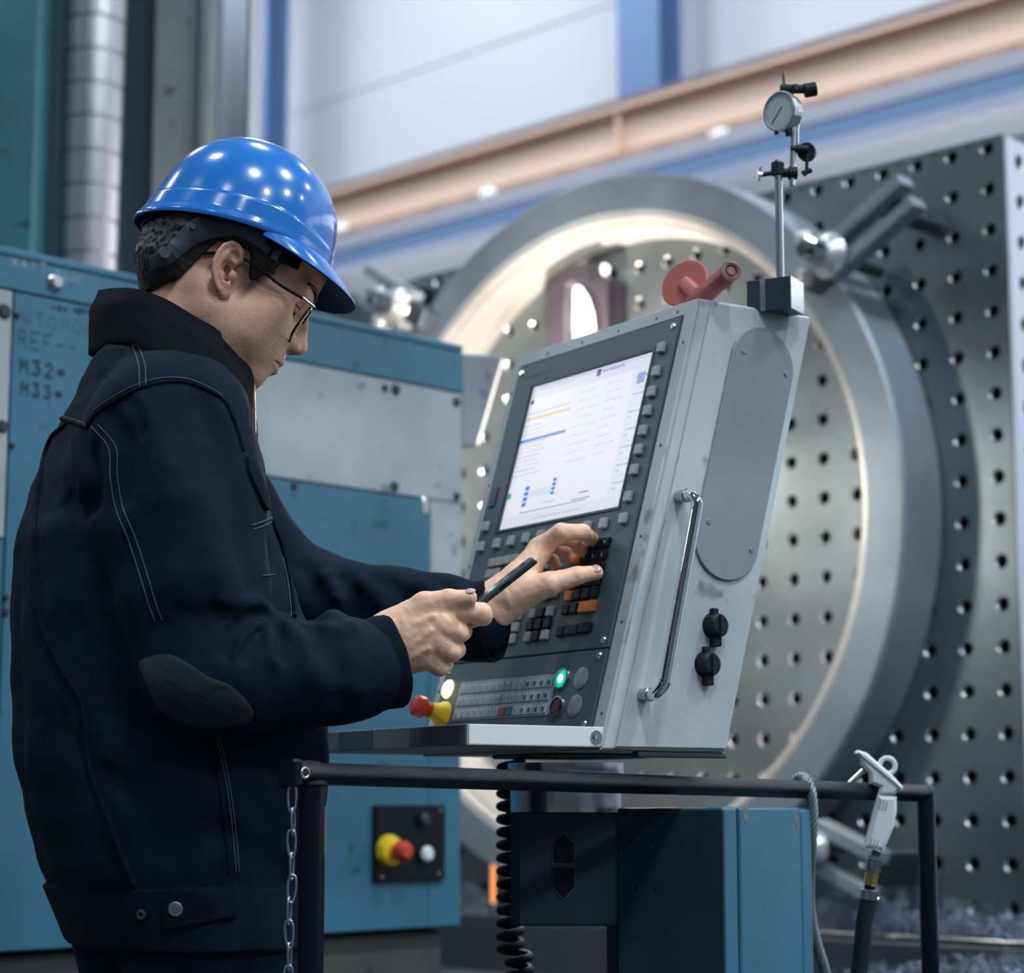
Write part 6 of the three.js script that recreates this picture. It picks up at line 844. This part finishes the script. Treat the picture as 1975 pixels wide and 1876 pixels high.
{ // hard hat, in head axes
  const hat = thing('hard_hat', 'shiny blue hard hat worn by the man', 'helmet', HO.clone()), put = (name, g, m, par = hat) => { g.applyMatrix4(headM); g.translate(-HO.x, -HO.y, -HO.z); return mesh(name, g, m, par); };
  const cx = -0.020, A = 0.1185, Bz = 0.1055, yc = 0.070, ytop = 0.1905, rim = a => 0.0535 + 0.0385 * Math.cos(a) - 0.003 * Math.cos(2 * a), N = 112;
  const cr = a => 0.029 - 0.013 * sstep(0.1, 1, Math.cos(a)); const girth = y => y < yc ? 1 : Math.pow(Math.max(0, 1 - Math.pow((y - yc) / (ytop - yc), 2.12)), 1 / 2.12);
  const rowAt = (s, y) => { const row = []; for (let i = 0; i < N; i++) { const a = i / N * Math.PI * 2, h = Math.min(y(a), ytop), g = s * girth(h); row.push(V(cx + A * g * Math.cos(a), h, Bz * g * Math.sin(a))); } return row; };
  const outer = [rowAt(1.008, a => rim(a) - 0.004), rowAt(1.022, a => rim(a) - 0.001), rowAt(1.020, a => rim(a) + 0.003), rowAt(1.006, a => rim(a) + 0.008), rowAt(1.001, a => rim(a) + 0.013), rowAt(0.999, a => rim(a) + cr(a)), rowAt(0.996, a => rim(a) + cr(a) + 0.0014), rowAt(0.985, a => rim(a) + cr(a) + 0.0026), rowAt(0.983, a => rim(a) + cr(a) + 0.006)];
  for (let k = 1; k <= 26; k++) { const t = k / 26 * Math.PI / 2; outer.push(rowAt(mixn(0.983, 1, sstep(0, 14, k)), a => mixn(rim(a) + cr(a) + 0.006, ytop, Math.sin(t)))); }
  put('shell', loft(outer.map(r => r.slice().reverse()), true), M.helmet);
  const inner = outer.map((r, i) => r.map(p => V(cx + (p.x - cx) * 0.972, p.y - (i > 8 ? 0.003 : 0.0), p.z * 0.972))); put('shell_inside', loft([outer[0], ...inner], true), M.helmetShade);  // inner shell in a darkened helmet blue, its shade put into the colour
  // peak
  const pk = [[], [], [], [], [], [], []], PH = 1.35; for (let i = 0; i <= 48; i++) { const a = (i / 48 * 2 - 1) * PH, l = 0.052 * Math.pow(Math.max(Math.cos(a / PH * Math.PI / 2), 0.0), 1.0), gq = girth(rim(a)), b = V(cx + A * gq * Math.cos(a), rim(a), Bz * gq * Math.sin(a)), d = V(Math.cos(a * 0.45), -0.30, Math.sin(a * 0.55) * 0.75); const q = (t, h) => b.clone().addScaledVector(d, l * t).add(V(0, h * Math.min(1, l / 0.02) - 0.010 * t * t * Math.abs(Math.sin(a)), 0)); [q(0, 0.004), q(0.5, 0.0035), q(0.94, 0.001), q(1.0, -0.0012), q(0.95, -0.004), q(0.5, -0.002), q(0, -0.0025)].forEach((p, k) => pk[k].push(p)); }
  put('peak', loft(pk.slice(0, 4), false), M.helmet); put('peak_underside', loft(pk.slice(3), false), M.helmetShade);
  // inside: sweat band and nape strap
  const sb = []; for (const [s, h] of [[0.93, -0.001], [0.93, 0.018], [0.86, 0.018], [0.86, -0.004], [0.93, -0.004]]) { const row = []; for (let i = 0; i < 72; i++) { const a = i / 72 * Math.PI * 2; row.push(V(cx - 0.004 + A * s * 0.95 * Math.cos(a), rim(a) + h, Bz * s * Math.sin(a))); } sb.push(row); } put('sweatband', loft(sb, true), M.black);
  const skin = (x, y) => { for (let z = 0.13; z > 0; z -= 0.0006) if (Math.min(hairSdf(x, y, z), headSdf(x, y, z)) < 0.0022) return z; return 0.02; };
  const strapPx = [[215, 888], [260, 882], [330, 862], [390, 815], [450, 755], [520, 705], [600, 675], [690, 660], [770, 664], [850, 695], [920, 740], [990, 790], [1030, 830]], curve = new THREE.CatmullRomCurve3(strapPx.map(p => { const h = onHead(...z1(...p), 0.072); return V(h.x, h.y, 0); })), rows = [[], [], [], [], [], []];
  for (let i = 0; i <= 60; i++) { const t = i / 60, p = curve.getPoint(t), tg = curve.getTangent(t), n = V(-tg.y, tg.x, 0).normalize(); if (n.y < 0) n.negate(); const w = 0.0085 + 0.006 * Math.exp(-Math.pow((t - 0.55) / 0.25, 2)); [[-1, 0.0], [-1, 0.0034], [0, 0.0046], [1, 0.0034], [1, 0.0], [0, 0.0]].forEach(([s, o], k) => { const x = p.x + n.x * w * s, y = p.y + n.y * w * s; rows[k].push(V(x, y, skin(x, y) + o)); }); }
  const strap = put('nape_strap', loft([...rows, rows[0]], false), mat(lin(0.055, 0.075, 0.09), 0.5));
  const knobAt = (zx, zy, r, name, m) => { const h = onHead(...z1(zx, zy), 0.074), z = skin(h.x, h.y), g = cyl(r, r * 0.85, 0.004, 18, 0, 0, 0, 'z'); g.translate(h.x, h.y, z + 0.004); return put(name, g, m, strap); };
  knobAt(310, 845, 0.0085, 'adjuster', mat(lin(0.03, 0.046, 0.062), 0.5)); knobAt(497, 680, 0.0042, 'stud', mat(lin(0.03, 0.046, 0.062), 0.5));
  for (const [zx, zy, w, h2, m] of [[1040, 790, 0.020, 0.016, M.black], [1060, 870, 0.010, 0.016, mat(lin(0.10, 0.12, 0.15), 0.2)], [1115, 895, 0.012, 0.014, M.black], [1180, 900, 0.022, 0.014, M.black]]) { const q = onHead(...z1(zx, zy), 0.068), z = skin(q.x, q.y), g = box(w, h2, 0.006, 0.002); g.rotateZ(0.15); g.translate(q.x, q.y, z + 0.003); put('strap_clip', g, m); }
}
{ // spectacles, in head axes
  const sp2 = thing('eyeglasses', 'thin framed glasses on the face of the man', 'glasses', HO.clone()), put = (name, g, m, par = sp2) => { g.applyMatrix4(headM); g.translate(-HO.x, -HO.y, -HO.z); return mesh(name, g, m, par); };
  const z7 = (x, y) => [380 + x * 0.1812, 440 + y * 0.1812], hinge = onHead(...z7(1245, 835), 0.067), low = onHead(...z7(1025, 1140), 0.058), mid = onHead(...z7(1120, 735), 0.0695), arm = [[70, 270], [160, 262], [300, 270], [500, 330], [700, 455], [880, 600], [1120, 742]].map((p, i) => onHead(...z7(...p), [0.0700, 0.0705, 0.0700, 0.0735, 0.0755, 0.0735, 0.0700][i]));
  for (const s of [1, -1]) {
    const m = p => V(p.x, p.y, p.z * s), t = put('temple_arm', (() => { const g = tube(arm.map(m), 0.0019, 50, 8); return g; })(), M.black);
    put('end_piece', tube([m(mid), m(mid.clone().lerp(hinge, 0.5)), m(hinge)], 0.0019, 12, 8), M.chrome);
    const lens = [], X = hinge.x, y1 = hinge.y + 0.001, y0 = low.y, zc = 0.0355, wz = 0.0285; for (let k = 0; k < 40; k++) { const a = k / 40 * Math.PI * 2, c = Math.cos(a), q = Math.sin(a), n = 0.55; const zz = zc + wz * Math.sign(c) * Math.pow(Math.abs(c), n), yy = (y0 + y1) / 2 + (y1 - y0) / 2 * Math.sign(q) * Math.pow(Math.abs(q), n); lens.push(V(X + (yy - y1) * (hinge.x - low.x) / (y1 - y0) - 0.10 * Math.max(0, zz - 0.03), yy, zz * s)); }
    put('lens_rim', tube(lens, 0.0016, 80, 8, true, 0.5), M.black); put('lens', loft([lens.map(p => p.clone()), lens.map(p => p.clone().lerp(V(X - 0.002, (y0 + y1) / 2, zc * s), 0.5)), lens.map(() => V(X - 0.001, (y0 + y1) / 2, zc * s))], true), M.glass);
  }
  put('bridge', tube([V(hinge.x - 0.001, hinge.y - 0.006, 0.009), V(hinge.x + 0.003, hinge.y - 0.003, 0), V(hinge.x - 0.001, hinge.y - 0.006, -0.009)], 0.0016, 16, 8), M.chrome);
}
{ // phone in the right hand
  const tip = at(1031, 1074, 2.478), back = at(922, 1160, 2.482), L = tip.clone().sub(back).normalize(), W = V(-0.02, 0.16, -0.98); W.addScaledVector(L, -W.dot(L)).normalize(); const Nn = L.clone().cross(W); if (Nn.y < 0) Nn.negate();
  const c = tip.clone().addScaledVector(L, -0.068).addScaledVector(W, 0.034).addScaledVector(Nn, -0.004), ph = thing('phone', 'dark mobile phone held in the right hand of the man', 'phone', c), B = new THREE.Matrix4().makeBasis(L, W, L.clone().cross(W)), put = (name, g, m) => { g.applyMatrix4(B); return mesh(name, g, m, ph); }, sgn = L.clone().cross(W).y > 0 ? 1 : -1;
  put('phone_body', box(0.136, 0.068, 0.0080, 0.0038, 0, 0, 0, 3), M.charcoal); put('phone_screen', box(0.112, 0.060, 0.0006, 0.0002, 0, 0, sgn * 0.0041), mat(lin(0.10, 0.10, 0.09), 0.08, 0, { clearcoat: 1, clearcoatRoughness: 0.03 })); put('side_button', box(0.016, 0.001, 0.0025, 0.0004, 0.02, -0.0342, 0), M.black); put('metal_corner', box(0.006, 0.012, 0.0074, 0.003, 0.0655, -0.0275, 0), M.steel);
}

// ------------------------------------------------------------------ done
renderer.render(scene, camera);
